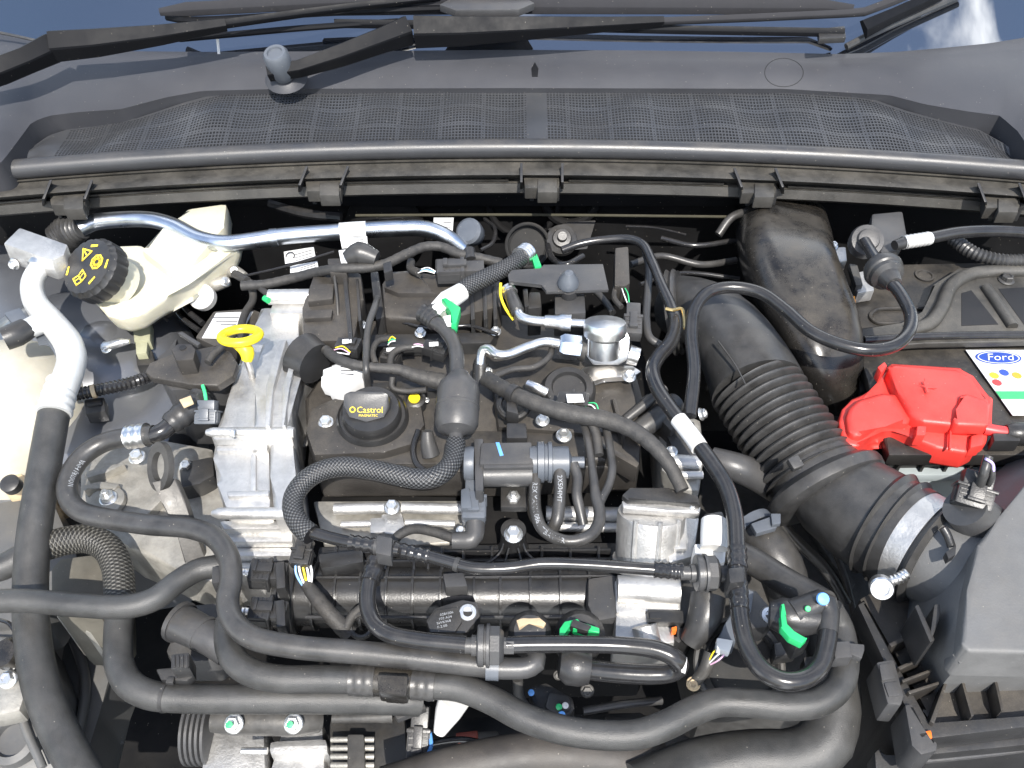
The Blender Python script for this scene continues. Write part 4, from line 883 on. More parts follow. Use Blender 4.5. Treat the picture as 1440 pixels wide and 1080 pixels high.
m = MB(); m.lathe(at(815, 938, -.012), (-1, .1, .1), [(.016, -.01), (.019, 0), (.019, .012), (.013, .02), (.005, .022)], 20); m.build('end_fitting', 'plastic', h)
m = MB(); m.lathe(at(960, 935, .01), (1, -.2, 0), [(.008, -.004), (.008, .003), (0, .003)], 14); m.build('white_ring', 'white', h)

# ================================================================== injectors, looms and white wrap on the valve cover
t = T('injector_loom', 'cloth taped injector loom with coloured wires across the valve cover', 'wiring harness')
m = MB(); m.tube([(458, 492, .045), (470, 502, .05), (495, 512, .052), (525, 517, .05), (560, 520, .046), (590, 530, .04), (625, 538, .035)], [14, 15, 15, 14, 16, 22, 26], n=12, ribs=(.011, .04)); m.build('loom', 'tape', t)
for pts, w in (([(528, 512, .045), (524, 495, .045), (532, 480, .042), (548, 476, .038)], 9), ([(548, 516, .045), (552, 498, .045), (565, 490, .045), (582, 488, .045)], 10), ([(552, 530, .04), (552, 545, .03), (570, 550, .025), (600, 548, .03)], 9)):
    m = MB(); m.tube(pts, w, n=10); m.build('branch', 'tape', t)
wires(t, (546, 482, .04), (556, 478, .045), ['yellow', 'green', 'white'])
wires(t, (578, 487, .047), (600, 489, .045), ['pink', 'white'])
wires(t, (470, 492, .05), (492, 497, .048), ['yellow', 'pink', 'white'])
for (px, py, z, d, lbl) in ((490, 488, .042, (-1, .2, 0), 'a'), (552, 500, .03, (.3, 1, 0), 'b'), (612, 492, .040, (-1, .3, .1), 'c')):
    connector(t, (px, py, z), d, L=34, Wd=24, H=18, m='plastic')
    m = MB(); p = at(px-2, py-8, z+.012); m.obox(p, (1, .1, 0), (0, 0, 1), (.012, .006, .003), .0005); m.build('white_label', 'paper', t)
m = MB(); c = at(482, 522, .04); m.loft([[c+V((wpx(30, c)*a*math.cos(2*math.pi*k/20)*(1+.15*math.sin(3*k)), wpx(25, c)*a*math.sin(2*math.pi*k/20)*(1+.12*math.cos(5*k)), z)) for k in range(20)] for a, z in ((.9, -.035), (1, -.02), (.9, -.004), (.5, .004), (.02, .006))]); w_ = m.build('white_wrap', 'paper', t)
for i in range(3):
    a = at(488, 516+i*5, .0465-i*.001); m = MB(); m.obox(a, (1, 0, -.05), (0, -.2, 1), (.016, .0012, .0006), 0); m.build('print_line', 'print', t)
m = MB(); m.prism([(500, 538), (512, 538), (512, 552), (502, 552)], .016, .01, .002); m.build('orange_tab', 'orange', t)
t = T('breather_tube', 'slim black breather tube standing upright behind the oil cap', 'tube')
m = MB(); m.tube([(531, 419, .07), (527, 432, .075), (519, 455, .07), (515, 490, .06), (515, 520, .052), (518, 550, .02)], 10, n=12); m.build('tube', 'rubber', t)

# ================================================================== high pressure fuel pump
t = T('fuel_pump', 'shiny steel high pressure fuel pump with flange bolted on the valve cover', 'fuel pump')
c = at(851, 459, .084); r = wpx(30, c)
m = MB(); m.lathe(c, (0, .36, .93), [(r*.9, -.013), (r*1.0, -.011), (r*1.02, -.004), (r*1.02, .001), (r*.95, .006), (r*.6, .008), (0, .009)], 36); m.build('cap', 'steel', t)
m = MB(); m.solid([at(824, 466, .068), at(882, 466, .068), at(886, 478, .062), at(884, 506, .038), at(870, 514, .032), at(834, 514, .032), at(824, 500, .042)], (0, .036, -.02), .003); m.lathe(c, (0, .36, .93), [(r*.72, -.04), (r*.72, -.016)], 30); bd = m.build('body', 'steel', t)
for px, py, d in ((851, 480, 5), (868, 487, 10), (862, 501, 8)):
    cc_ = at(px, py, .062-.024*(py-478)/28); m = MB(); m.obox(cc_, (1, 0, 0), (0, -.75, .66), (wpx(d, cc_), wpx(d*1.2, cc_), .0030), 0); m.build('mark', 'darksteel', bd)
m = MB(); m.tube([(884, 498, .04), (898, 502, .038)], [28, 26], n=18); m.build('outlet', 'steel', t)
m = MB(); m.prism([(806, 530), (820, 516), (850, 512), (890, 514), (902, 522), (890, 530), (850, 530), (826, 540)], .022, .008, .002); m.build('flange', 'steel', t)
for q in ((885, 528, .024), (815, 531, .024)): bolt(t, q, (0, -.2, 1), 20)
m = MB(); m.tube([(824, 492, .045), (812, 490, .046)], [34, 30], n=18); m.build('inlet_collar', 'darksteel', t)
a_, e_ = at(815, 489, .05), at(786, 485, .055); m = MB(); m.lathe(a_, e_-a_, [(wpx(17, a_), 0), (wpx(17, a_), (e_-a_).length*.8), (wpx(13, a_), (e_-a_).length)], 6); m.build('hex_nut', 'zinc', t)
t = T('fuel_pipe', 'bent silver steel fuel pipe leading from the pump nut to the rail', 'fuel pipe')
m = MB(); m.tube([(788, 484, .056), (768, 481, .056), (742, 488, .056), (712, 499, .056), (698, 498, .056), (688, 491, .055), (680, 492, .052), (676, 505, .045), (676, 525, .03)], 14, n=16); m.build('pipe', 'steel', t)
m = MB(); m.tube([(676, 512, .04), (676, 540, .02)], [22, 26], n=10); m.build('joint', 'plastic', t); bolt(t, (688, 522, .04), (.8, -.2, .4), 13)
t = T('fuel_feed_pipe', 'silver fuel feed pipe with rubber elbow and crimp collar beside the steel pump', 'fuel pipe')
m = MB(); m.tube([(716, 409, .07), (722, 424, .07), (728, 438, .068)], 19, n=16); m.build('rubber_elbow', 'rubber', t)
m = MB(); m.tube([(714, 407, .07), (718, 413, .07)], 21, n=16, ribs=(.005, .04)); m.build('end_crimp', 'steel', t)
m = MB(); m.tube([(727, 436, .068), (732, 445, .067), (744, 450, .067), (765, 452, .067), (786, 453, .067)], 14, n=16); m.tube([(784, 453, .067), (824, 455, .07)], 12, n=14); m.build('pipe', 'steel', t)
m = MB(); m.tube([(766, 452, .067), (770, 452, .067), (785, 453, .067), (788, 453, .067), (803, 454, .067)], [18, 18, 20, 25, 25], n=18); m.build('collar', 'steel', t)
m = MB(); m.tube([(704, 398, .08), (704, 415, .07), (710, 432, .06), (722, 450, .05)], 4, n=8); tag(m.build('yellow_cable', 'w_yellow'), 'thin yellow cable hanging beside the rubber fuel elbow', 'cable')
# bracket plate
t = T('heat_shield_bracket', 'flat matt black bracket plate with domed nut above the fuel pump', 'bracket')
m = MB(); m.prism([(714, 386), (720, 379), (760, 378), (764, 372), (848, 371), (856, 407), (768, 410), (762, 400), (716, 396)], .085, .005, .001); m.build('plate', 'plastic_grey', t)
c = at(799, 400, .088); m = MB(); m.lathe(c, (0, -.15, 1), [(wpx(15, c), 0), (wpx(15, c), .006), (wpx(11, c), .014), (wpx(6, c), .022), (0, .024)], 12); m.build('domed_nut', 'plastic_slate', t)
m = MB(); m.prism([(780, 414), (822, 412), (824, 440), (780, 442)], .065, .04, .003); m.tube([(800, 404, .085), (800, 418, .06)], 24, n=14); m.build('post', 'plastic_grey', t)
m = MB(); m.prism([(744, 410), (760, 410), (762, 432), (742, 434)], .06, .05, .003); m.prism([(735, 406), (742, 406), (744, 430), (738, 432)], .062, .03, .001); m.build('leg', 'plastic', t)
m = MB(); m.prism([(747, 358), (755, 356), (762, 374), (752, 376)], .07, .01, .002); tag(m.build('green_clip', 'green'), 'small green clip tucked behind the braided hose end', 'clip')
t = T('bracket_upright', 'dusty upright plastic bracket arm with tube clip behind the fuel pump', 'bracket')
m = MB(); m.prism([(865, 348), (884, 346), (886, 398), (880, 402), (864, 402)], .07, .03, .003); m.build('arm', 'plastic_dusty', t)
connector(t, (890, 452, .06), (.1, 1, .2), L=56, Wd=24, H=20, m='plastic_grey')
wires(t, (876, 404, .065), (884, 428, .065), ['green', 'white']); m = MB(); m.tube([(866, 402, .06), (864, 420, .06), (874, 432, .06)], 8, n=8); m.build('loom', 'tape', t)
# ================================================================== INTAKE MANIFOLD
t = T('intake_manifold', 'ribbed black plastic intake manifold across the engine front', 'intake manifold')
m = MB(); m.tube([(405, 838, -.085), (520, 838, -.085), (700, 838, -.085), (868, 838, -.085)], 82, n=36, step=.02); m.build('plenum', 'manifold', t)
m = MB(); m.prism([(448, 768), (868, 762), (872, 805), (440, 815)], -.062, .05, .004); m.build('upper_flange', 'manifold', t)
for px in (446, 478, 512, 548, 584, 622, 668, 704, 745, 786, 826):
    a = at(px, 838, -.085); R = wpx(44.5, a); m = MB(); m.lathe(a, (1, 0, 0), [(R*.9, -.0014), (R*1.055, -.0014), (R*1.06, 0), (R*1.055, .0014), (R*.9, .0014)], 40); m.build('rib', 'manifold', t)
m = MB(); m.tube([(430, 868, -.058), (640, 868, -.058), (862, 866, -.058)], 6, n=8, step=.02); m.tube([(440, 812, -.048), (640, 812, -.048), (862, 810, -.048)], 5, n=8, step=.02); m.build('long_rib', 'manifold', t)
for x0 in (470, 500, 540, 580, 600, 620, 650, 690, 760, 800, 840):
    m = MB(); m.prism([(x0, 768), (x0+4, 768), (x0+4, 800), (x0, 800)], -.048, .025, .0008); m.build('web', 'manifold', t)
for y in (775, 788):
    m = MB(); m.prism([(455, y), (860, y-4), (860, y-1), (455, y+3)], -.050, .02, .0006); m.build('cross_web', 'manifold', t)
m = MB(); c = at(722, 762, -.045); m.lathe(c, (0, -.1, 1), [(.026, -.04), (.016, -.01), (.0145, .015), (.0145, .028), (0, .028)], 24); m.build('bolt_tower', 'manifold', t)
for s_ in (-1, 1):
    m = MB(); m.tube([(722+s_*12, 758, -.03), (722+s_*18, 776, -.042), (722+s_*34, 790, -.048), (722+s_*60, 796, -.05)], [3, 4, 4, 4], n=6); m.build('gusset', 'manifold', t)
    m = MB(); m.tube([(722+s_*6, 770, -.032), (722+s_*14, 800, -.052)], 3.5, n=6); m.build('gusset', 'manifold', t)
bolt(t, (722, 750, -.016), (0, -.1, 1), 28)
m = MB(); m.prism([(826, 812), (868, 806), (870, 868), (836, 874), (826, 850)], -.040, .06, .006); m.build('outlet_flange', 'plastic_grey', t)
m = MB(); m.prism([(446, 778), (510, 772), (512, 790), (450, 800)], -.03, .03, .004); m.build('pad', 'manifold', t)
c = at(408, 838, -.085); R = wpx(50, c); m = MB(); m.lathe(c, (-1, 0, 0), [(R, -.012), (R*1.04, -.010), (R*1.04, .004), (R*.95, .006), (R*.95, .012), (R*.7, .014), (0, .014)], 36); m.build('end_disc', 'manifold', t)
# valve position plugs at the manifold end
for py, nm in ((808, 'upper black electrical plug on the end of the intake manifold'), (862, 'lower black electrical plug on the end of the intake manifold')):
    t = T('manifold_plug', nm, 'connector', 'plugs on the intake manifold end')
    connector(t, (378, py, -.035), (1, 0, -.1), L=52, Wd=34, H=28, m='plastic')
    m = MB(); m.tube([(340, py-3, -.03), (352, py-2, -.032)], 11, n=12, ribs=(.004, .06)); m.build('cable_seal', 'steel', t)
    m = MB(); m.prism([(386, py-18), (400, py-20), (402, py+18), (388, py+20)], -.022, .03, .003); m.build('collar', 'plastic', t)
t = T('loom_plug', 'black plug with white and yellow wires going into a taped loom at the manifold', 'connector')
connector(t, (426, 778, -.005), (.1, 1, .2), L=40, Wd=28, H=22, m='plastic')
wires(t, (424, 788, -.005), (433, 828, -.03), ['white', 'white', 'yellow', 'white', 'w_blue'[2:]], spread=.0032, w=.0026)
m = MB(); m.tube([(430, 820, -.028), (446, 842, -.03), (466, 866, -.034), (492, 892, -.05)], [18, 22, 23, 26], n=14, ribs=(.013, .035)); m.tube([(486, 884, -.04), (496, 866, -.036), (516, 850, -.034)], 14, n=10); m.build('loom', 'tape', t)
m = MB(); m.ring(at(508, 880, -.04), (0, -.5, .9), .012, .003, n=20, m=8); m.build('ring_clip', 'plastic', t)
# MAP sensor
t = T('pressure_sensor', 'black pressure sensor with printed label and large silver screw on the manifold', 'sensor')
m = MB(); m.prism([(598, 872), (612, 854), (650, 842), (672, 846), (676, 866), (656, 890), (604, 892)], .0, .02, .004); m.build('body', 'plastic', t)
m = MB(); m.prism([(600, 874), (613, 857), (646, 853), (650, 874), (640, 889), (605, 889)], .003, .004, .002); fc = m.build('face', 'plastic', t)
for i in range(4):
    flat_text(('0281006', '102 A24', '5WK968', 'F-2.0B')[i], .0040, at(628-i*2, 863+i*6, .0036), V((1, .25, 0)), V((-.25, 1, 0)), .0006).build('lettering', 'hoseprint', fc)
bolt(t, (658, 862, .0), (0, -.2, 1), 28, kind='pan')
m = MB(); m.prism([(622, 806), (652, 804), (658, 824), (626, 826)], -.03, .02, .003); 
tag(m.build('manifold_vent_pad', 'plastic_grey'), 'small grey plastic vent pad standing on the manifold below the vacuum line', 'vent')
# elbow sensor + green clip connector
t = T('temperature_sensor_elbow', 'grey plastic elbow with a clipped round sensor on top in front of manifold', 'elbow')
m = MB(); m.tube([(684, 938, -.002), (715, 940, -.002), (742, 938, -.002), (754, 930, .0), (752, 918, .0)], [32, 30, 30, 30, 26], n=18); m.build('elbow', 'plastic_grey', t)
m = MB(); m.tube([(684, 938, -.002), (702, 939, -.002)], 36, n=14); m.build('hose_clip', 'plastic_slate', t)
c = at(745, 888, .0); m = MB(); m.lathe(c, (0, -.35, 1), [(.022, -.03), (.022, -.004), (.019, .0), (.016, .004), (0, .005)], 26); m.build('sensor', 'plastic', t)
m = MB(); m.prism([(726, 872), (742, 866), (756, 866), (768, 876), (764, 882), (744, 876), (730, 884)], .008, .005, .001); m.build('retaining_clip', 'tan', t)
t = T('green_clip_connector', 'round black coolant connector with a bright green locking clip', 'connector')
c = at(816, 892, -.01); m = MB(); m.lathe(c, (0, -.35, 1), [(.026, -.04), (.026, -.004), (.02, .004), (.012, .005), (.010, .002), (0, .002)], 26); m.build('socket', 'plastic', t)
m = MB(); m.prism([(787, 884), (794, 874), (812, 870), (816, 874), (800, 880), (792, 892), (792, 900), (786, 898)], .012, .012, .001); m.prism([(804, 876), (810, 872), (843, 883), (843, 890), (822, 886), (806, 884)], .014, .012, .001); m.build('green_lock', 'green', t)
m = MB(); m.prism([(806, 870), (832, 880), (826, 888), (802, 880)], .016, .01, .001); m.build('tab', 'plastic', t)

# ================================================================== PURGE VALVE
t = T('purge_valve', 'grey black solenoid purge valve with blue paint mark above the manifold', 'purge valve')
m = MB(); m.prism([(676, 622), (748, 621), (750, 652), (674, 653)], .055, .032, .003); m.tube([(678, 668, .036), (748, 667, .036)], 34, n=20); m.build('body', 'plastic_grey', t)
m = MB(); m.prism([(666, 616), (680, 616), (680, 690), (668, 690)], .05, .04, .003); m.prism([(680, 652), (750, 651), (750, 657), (680, 658)], .0535, .01, .001); m.build('end_plate', 'plastic_grey', t)
c = at(662, 652, .038); m = MB(); m.lathe(c, (-1, 0, 0), [(.019, -.004), (.020, .0), (.019, .007), (.012, .009), (0, .009)], 26); m.build('end_cap', 'plastic_slate', t)
c = at(762, 650, .038); R = wpx(29, c); m = MB(); m.lathe(c, (1, 0, 0), [(R*.8, -.014), (R*.8, -.006), (R, -.005), (R, .002), (R*.9, .003), (R*.9, .006), (R, .007), (R, .011), (R*.78, .012), (R*.78, .030), (R*.5, .032), (R*.28, .034), (R*.28, .048), (0, .049)], 32); m.build('solenoid_head', 'plastic_slate', t)
m = MB(); m.solid([at(697, 622, .0555), at(702, 622, .0555), at(708, 640, .0555), at(703, 641, .0555)], (0, 0, -.0006), 0); m.build('paint_mark', 'blueprint', t)
m = MB(); m.prism([(704, 678), (742, 678), (742, 713), (704, 713)], .006, .01, .002); m.build('bracket', 'plastic', t)
m = MB(); m.prism([(712, 594), (740, 594), (742, 616), (712, 616)], .05, .03, .003); m.build('bracket', 'plastic', t)
bolt(t, (722, 699, .008), (0, -.2, 1), 27, kind='stud')
m = MB(); m.ring(at(722, 570, .03), (0, -.3, 1), .018, .004, n=24, m=8, flat=1.6); m.build('mount_ring', 'plastic', t)
t = T('purge_valve_plug', 'slate grey electrical plug below the purge valve end', 'connector')
connector(t, (667, 706, .02), (0, 1, .15), L=62, Wd=32, H=24, m='plastic_slate')
m = MB(); m.prism([(648, 688), (660, 684), (664, 714), (648, 714)], .035, .01, .002); m.build('side_latch', 'plastic_slate', t)
m = MB(); m.tube([(668, 734, .012), (668, 748, .008), (664, 758, .006), (648, 760, .004), (636, 760, .004)], [28, 27, 26, 25, 24], n=16); m.build('boot', 'plastic_grey', t)
m = MB(); m.tube([(640, 758, .002), (610, 748, .0), (582, 744, -.005), (562, 752, -.012), (550, 766, -.02)], 14, n=12); m.build('lead', 'tape', t)
bolt(t, (648, 745, .004), (0, -.3, 1), 14)
t = T('purge_hose', 'black U-shaped purge hose with white print under the solenoid valve', 'hose')
m = MB(); m.tube([(753, 668, .035), (752, 695, .03), (754, 722, .026), (763, 744, .024), (785, 758, .023), (806, 761, .023), (828, 754, .024), (841, 738, .025), (843, 718, .027), (838, 698, .030), (833, 660, .036), (826, 615, .044), (820, 590, .045)], [17]*9+[16, 12, 12, 12], n=16); m.build('hose', 'rubber', t)
tube_text(m.path, m.r, .012, 'REX MANN 0861 TBAV 1R', .0074, off=0).build('hose_print', 'hoseprint', t)
t = T('purge_outlet_hose', 'short black printed hose hanging from the solenoid head', 'hose')
m = MB(); m.tube([(787, 662, .04), (788, 685, .034), (786, 710, .026), (783, 732, .018), (776, 746, .008)], 18, n=16); m.build('hose', 'rubber', t)
tube_text(m.path, m.r, .008, '2X504MT', .0074, off=0).build('hose_print', 'hoseprint', t)
t = T('purge_nozzle_hose', 'thin black hose bending down from the solenoid nozzle tip', 'hose')
m = MB(); m.tube([(806, 652, .042), (812, 672, .036), (811, 695, .030), (815, 715, .022), (820, 738, .012)], 15, n=16); m.build('hose', 'rubber', t)
t = T('twin_tube', 'slim black tube curving down to meet the U-shaped purge hose', 'tube')
m = MB(); m.tube([(852, 600, .045), (858, 632, .042), (861, 660, .038), (856, 682, .034), (848, 698, .03), (842, 712, .026)], 12, n=12); m.build('tube', 'rubber', t)
# taped front harness
t = T('front_harness', 'thick cloth taped wiring harness sweeping over to the throttle body', 'wiring harness')
m = MB(); m.tube([(684, 532, .05), (705, 545, .055), (735, 560, .06), (770, 573, .062), (810, 583, .062), (850, 590, .062), (888, 604, .062), (920, 628, .058), (942, 655, .05), (960, 690, .04)], [24, 24, 23, 24, 26, 25, 23, 22, 20, 18], n=16, ribs=(.016, .03)); m.build('loom', 'tape', t)
m = MB(); m.tube([(718, 552, .058), (726, 556, .059)], 28, n=14); m.prism([(712, 560), (726, 566), (730, 582), (712, 578)], .055, .02, .003); m.build('clip', 'plastic', t)
m = MB(); m.tube([(690, 532, .05), (720, 520, .048), (752, 516, .046), (772, 502, .046), (776, 490, .044)], 9, n=10); m.build('branch', 'tape', t)
m = MB(); m.tube([(830, 590, .055), (838, 610, .048), (842, 640, .04)], 14, n=10); m.build('branch', 'tape', t)
t = T('pump_connector', 'black connector with white label and green white wires behind the taped harness', 'connector')
connector(t, (806, 566, .055), (-1, .2, 0), L=44, Wd=26, H=22, m='plastic')
m = MB(); m.prism([(796, 554), (819, 554), (822, 565), (798, 566)], .071, .001, .0003); m.build('white_label', 'paper', t)
wires(t, (822, 570, .06), (840, 582, .062), ['green', 'white', 'green', 'white'])
t = T('cylinder_cap', 'ribbed black round sensor port in front of the fuel pump', 'sensor')
c = at(800, 545, .03); m = MB(); m.lathe(c, (0, -.2, 1), [(.034, -.03), (.034, -.004), (.030, .002), (.022, .003), (.020, -.002), (0, -.003)], 30); m.build('port', 'plastic', t)
m = MB(); m.tube([(742, 540, .035), (756, 546, .035), (768, 552, .03)], 14, n=12); m.build('pipe', 'steel', t)

# ================================================================== THROTTLE BODY
t = T('throttle_body', 'cast aluminium throttle body with black lid and square bosses', 'throttle body')
m = MB(); m.prism([(874, 696), (886, 685), (940, 685), (982, 697), (986, 710), (940, 703), (882, 703)], .036, .009, .003); m.build('lid', 'plastic', t)
m = MB(); m.prism([(874, 704), (884, 698), (940, 700), (986, 712), (984, 722), (940, 718), (876, 714)], .028, .012, .003); m.build('lid_flange', 'alu', t)
c = at(916, 720, .012); d_ = at(910, 800, -.05)-c; m = MB(); m.lathe(c, d_, [(.037, 0), (.038, .004), (.037, d_.length*.8), (.040, d_.length*.83), (.040, d_.length*.93), (.030, d_.length)], 36); m.build('motor_housing', 'alu', t)
for k_ in (-.6, .1, .75):
    a_ = c+V((.038*math.sin(k_), -.030*math.cos(k_), .022*math.cos(k_))); m = MB(); m.tube([a_, a_+d_*.85], .006, n=8, metres=True); m.build('casting_rib', 'alu', t)
m = MB(); m.prism([(940, 726), (984, 726), (976, 782), (940, 792)], -.005, .05, .004); m.prism([(948, 748), (966, 748), (966, 772), (948, 772)], .002, .02, .002); m.build('gear_housing', 'alu', t)
m = MB(); m.tube([(868, 828, -.03), (955, 832, -.03)], 38, n=20); m.prism([(864, 815), (956, 815), (958, 858), (866, 862)], -.036, .06, .004); m.build('bore', 'alu', t)
m = MB(); m.prism([(866, 856), (946, 850), (950, 904), (900, 910), (864, 900)], -.040, .06, .005); m.tube([(906, 880, -.03), (912, 905, -.04)], 36, n=18); m.build('lower_boss', 'alu', t)
for px, py in ((1000-104, 700), (974, 712)): bolt(t, (px, py, .03), (0, -.2, 1), 9)
m = MB(); m.prism([(910, 856), (960, 858), (968, 876), (912, 874)], -.03, .012, .002); m.prism([(914, 862), (930, 862), (930, 869), (914, 869)], -.028, .003, 0); tab = m.build('plug_tab', 'plastic', t)
m = MB(); m.prism([(944, 882), (952, 880), (952, 886), (945, 887)], -.03, .01, .001); m.build('orange_pin', 'orange', t)
m = MB(); m.prism([(950, 800), (992, 800), (996, 850), (986, 880), (955, 905), (945, 898), (960, 850)], -.04, .05, .005); m.build('side_cover', 'plastic', t)
# engine right end castings
t = T('engine_end_cover', 'cast aluminium engine end flange with bolts beside the air duct', 'engine cover')
m = MB(); m.prism([(922, 580), (940, 574), (986, 590), (990, 640), (984, 690), (960, 690), (930, 660)], -.01, .1, .006); m.build('flange', 'alu_dirty', t)
m = MB(); m.tube([(944, 650, .0), (984, 652, .0)], [24, 22], n=16); m.tube([(948, 668, -.002), (988, 668, -.002)], 12, n=14); m.build('boss', 'alu', t)
m = MB(); m.prism([(938, 612), (976, 590), (990, 640), (950, 644)], .004, .02, .004); m.build('pad', 'plastic', t)
bolt(t, (945, 634, .012), (0, -.3, 1), 17); bolt(t, (988, 582, .0), (.7, -.2, .5), 19); bolt(t, (925, 587, .012), (0, -.2, 1), 14)
m = MB(); m.tube([(1000, 645, -.03), (1030, 655, -.03), (1062, 668, -.045), (1100, 690, -.08)], [34, 40, 44, 46], n=18); m.build('coolant_outlet', 'plastic_grey', t)
t = T('white_breather_valve', 'small off white plastic valve block next to the vacuum check valve', 'valve')
m = MB(); m.tube([(1004, 732, .036), (1004, 750, .033), (1004, 772, .028)], [36, 38, 38], n=22); m.prism([(976, 764), (1022, 764), (1020, 790), (1000, 796), (978, 786)], .02, .03, .003); m.build('block', 'white', t)
m = MB(); m.prism([(990, 722), (1016, 718), (1022, 734), (992, 738)], .03, .02, .003); m.build('top', 'rubber', t)
v = T('vacuum_check_valve', 'round flanged black check valve beside the white plastic valve', 'check valve')
c = at(990, 806, .038); checkvalve(v, c, (1, 0, 0), wpx(26, c)).build('valve_body', 'plastic_grey', v)
m = MB(); m.tube([(996, 806, .038), (1024, 808, .038)], 22, n=16); m.build('outlet', 'plastic_grey', v)
m = MB(); m.tube([(996, 838, -.01), (990, 870, -.02), (970, 905, -.04)], [50, 48, 30], n=18); tag(m.build('bellows_boot', 'rubber'), 'soft black rubber boot hanging below the vacuum check valve', 'rubber boot')

# ================================================================== LONG VACUUM HOSE (right) and brake servo hose
t = T('servo_hose', 'black hose with white band running down past the throttle body to an elbow', 'hose')
m = MB(); m.tube([(790, 352, .055), (815, 343, .06), (850, 337, .065), (885, 336, .07), (904, 344, .075), (916, 366, .075), (930, 400, .075), (944, 432, .072), (950, 455, .07), (944, 480, .068), (926, 502, .066), (918, 520, .066), (924, 545, .066), (944, 576, .066), (970, 610, .066), (1000, 650, .066), (1022, 686, .064), (1033, 725, .06), (1036, 770, .056), (1038, 830, .052), (1042, 875, .05), (1052, 912, .05), (1072, 942, .05), (1100, 957, .05), (1130, 955, .05), (1152, 938, .05), (1162, 908, .05), (1165, 880, .052), (1163, 856, .054)], [14, 14, 14, 15, 16, 17, 17, 19, 22, 23, 23, 22]+[22]*17, n=18); m.build('hose', 'rubber_gloss', t); ps, rs = m.path, m.r
m = MB(); m.tube([(954, 590, .066), (976, 618, .066), (984, 630, .066)], 25, n=18); m.build('white_band', 'white', t)
m = MB(); m.tube([(1036.5, 772, .056), (1037.5, 800, .0545)], 27, n=18, ribs=(.010, .05)); m.tube([(1038, 820, .053), (1040, 858, .051)], 27, n=18, ribs=(.010, .05)); m.build('corrugation', 'rubber_gloss', t)
m = MB(); m.prism([(1024, 798), (1046, 796), (1048, 818), (1026, 820)], .07, .03, .003); m.build('tee', 'plastic', t)
c = at(952, 436, .08); m = MB(); m.tube([(936, 434, .085), (946, 436, .085), (958, 434, .084), (962, 446, .083), (963, 462, .08)], 5, n=8); m.build('gold_clip', mat('brass_clip', (.55, .42, .2), .35, metal=.9), t)
tube_text(ps, rs, 1.26, 'R2CUY  CQ51 6M0', .008, off=-.25).build('hose_print', 'hoseprint', t)
m = MB(); m.tube([(1164, 890, .051), (1164, 866, .053), (1162, 852, .055), (1154, 848, .056), (1138, 854, .054), (1116, 864, .05)], [28, 32, 37, 38, 38, 44], n=20); m.build('elbow', 'plastic', t)
c = at(1158, 842, .0765); m = MB(); m.lathe(c, (0, -.5, .9), [(.0062, -.002), (.0055, .0005), (0, .001)], 14); m.build('blue_dot', 'blueprint', t)
t = T('green_lock_socket', 'black quick connect socket held by a bent green lock beside the elbow', 'connector')
c = at(1112, 868, .045); m = MB(); m.lathe(c, (-1, .2, -.1), [(wpx(16, c), -.03), (wpx(24, c), -.012), (wpx(26, c), .0), (wpx(26, c), .008), (wpx(18, c), .02)], 28); m.prism([(1104, 880), (1136, 870), (1140, 900), (1120, 910)], .03, .03, .004); m.build('socket', 'plastic', t)
m = MB(); m.prism([(1098, 850), (1103, 848), (1106, 864), (1105, 878), (1116, 889), (1136, 897), (1128, 905), (1110, 896), (1098, 882), (1100, 866)], .066, .010, .0012); m.build('green_lock', 'green', t)
c = at(1136, 856, .068); m = MB(); m.lathe(c, (0, -.5, .9), [(.003, 0), (.0025, .001), (0, .001)], 10); m.build('green_dot', 'green', t)
# hose D with connectors
t = T('lower_coolant_hose', 'long matt black coolant hose winding along the engine front to a clip', 'hose')
m = MB(); m.tube([(322, 872, -.02), (320, 900, -.022), (328, 926, -.022), (350, 944, -.022), (395, 955, -.022), (450, 955, -.022), (520, 957, -.022), (600, 963, -.022), (645, 967, -.022), (690, 984, -.022), (735, 1008, -.022), (790, 1026, -.022), (850, 1034, -.022), (900, 1032, -.022), (940, 1018, -.022), (975, 1000, -.022), (1010, 988, -.022), (1060, 989, -.022), (1110, 993, -.022), (1150, 988, -.022), (1178, 968, -.02), (1188, 940, -.018), (1186, 905, -.016), (1180, 880, -.014), (1166, 856, .0)], 39, n=24); m.build('hose', 'foam', t)
for q in ([(493, 956, -.022), (528, 957.5, -.022)], [(580, 961.5, -.022), (612, 964, -.022)]):
    m = MB(); m.tube(q, 43, n=20, ribs=(.009, .025)); m.build('sleeve', 'rubber', t)
m = MB(); m.tube([(528, 958, -.022), (580, 961.5, -.022)], 41, n=20); m.prism([(530, 948), (574, 950), (572, 978), (532, 974)], .006, .02, .003); m.prism([(540, 976), (570, 978), (568, 984), (542, 982)], -.005, .01, .001); m.build('joint', 'plastic_gloss', t)
m = MB(); m.tube([(1186, 925, -.017), (1185, 930, -.017)], 42, n=20); m.build('paint_ring', mat('pale_green_ring', (.30, .36, .33), .6), t)
m = MB(); m.prism([(1172, 902), (1196, 900), (1200, 924), (1174, 926)], .012, .02, .003); m.prism([(1194, 904), (1216, 906), (1216, 914), (1212, 926), (1196, 920)], .012, .008, .0015); m.build('clip', 'plastic_grey', t)
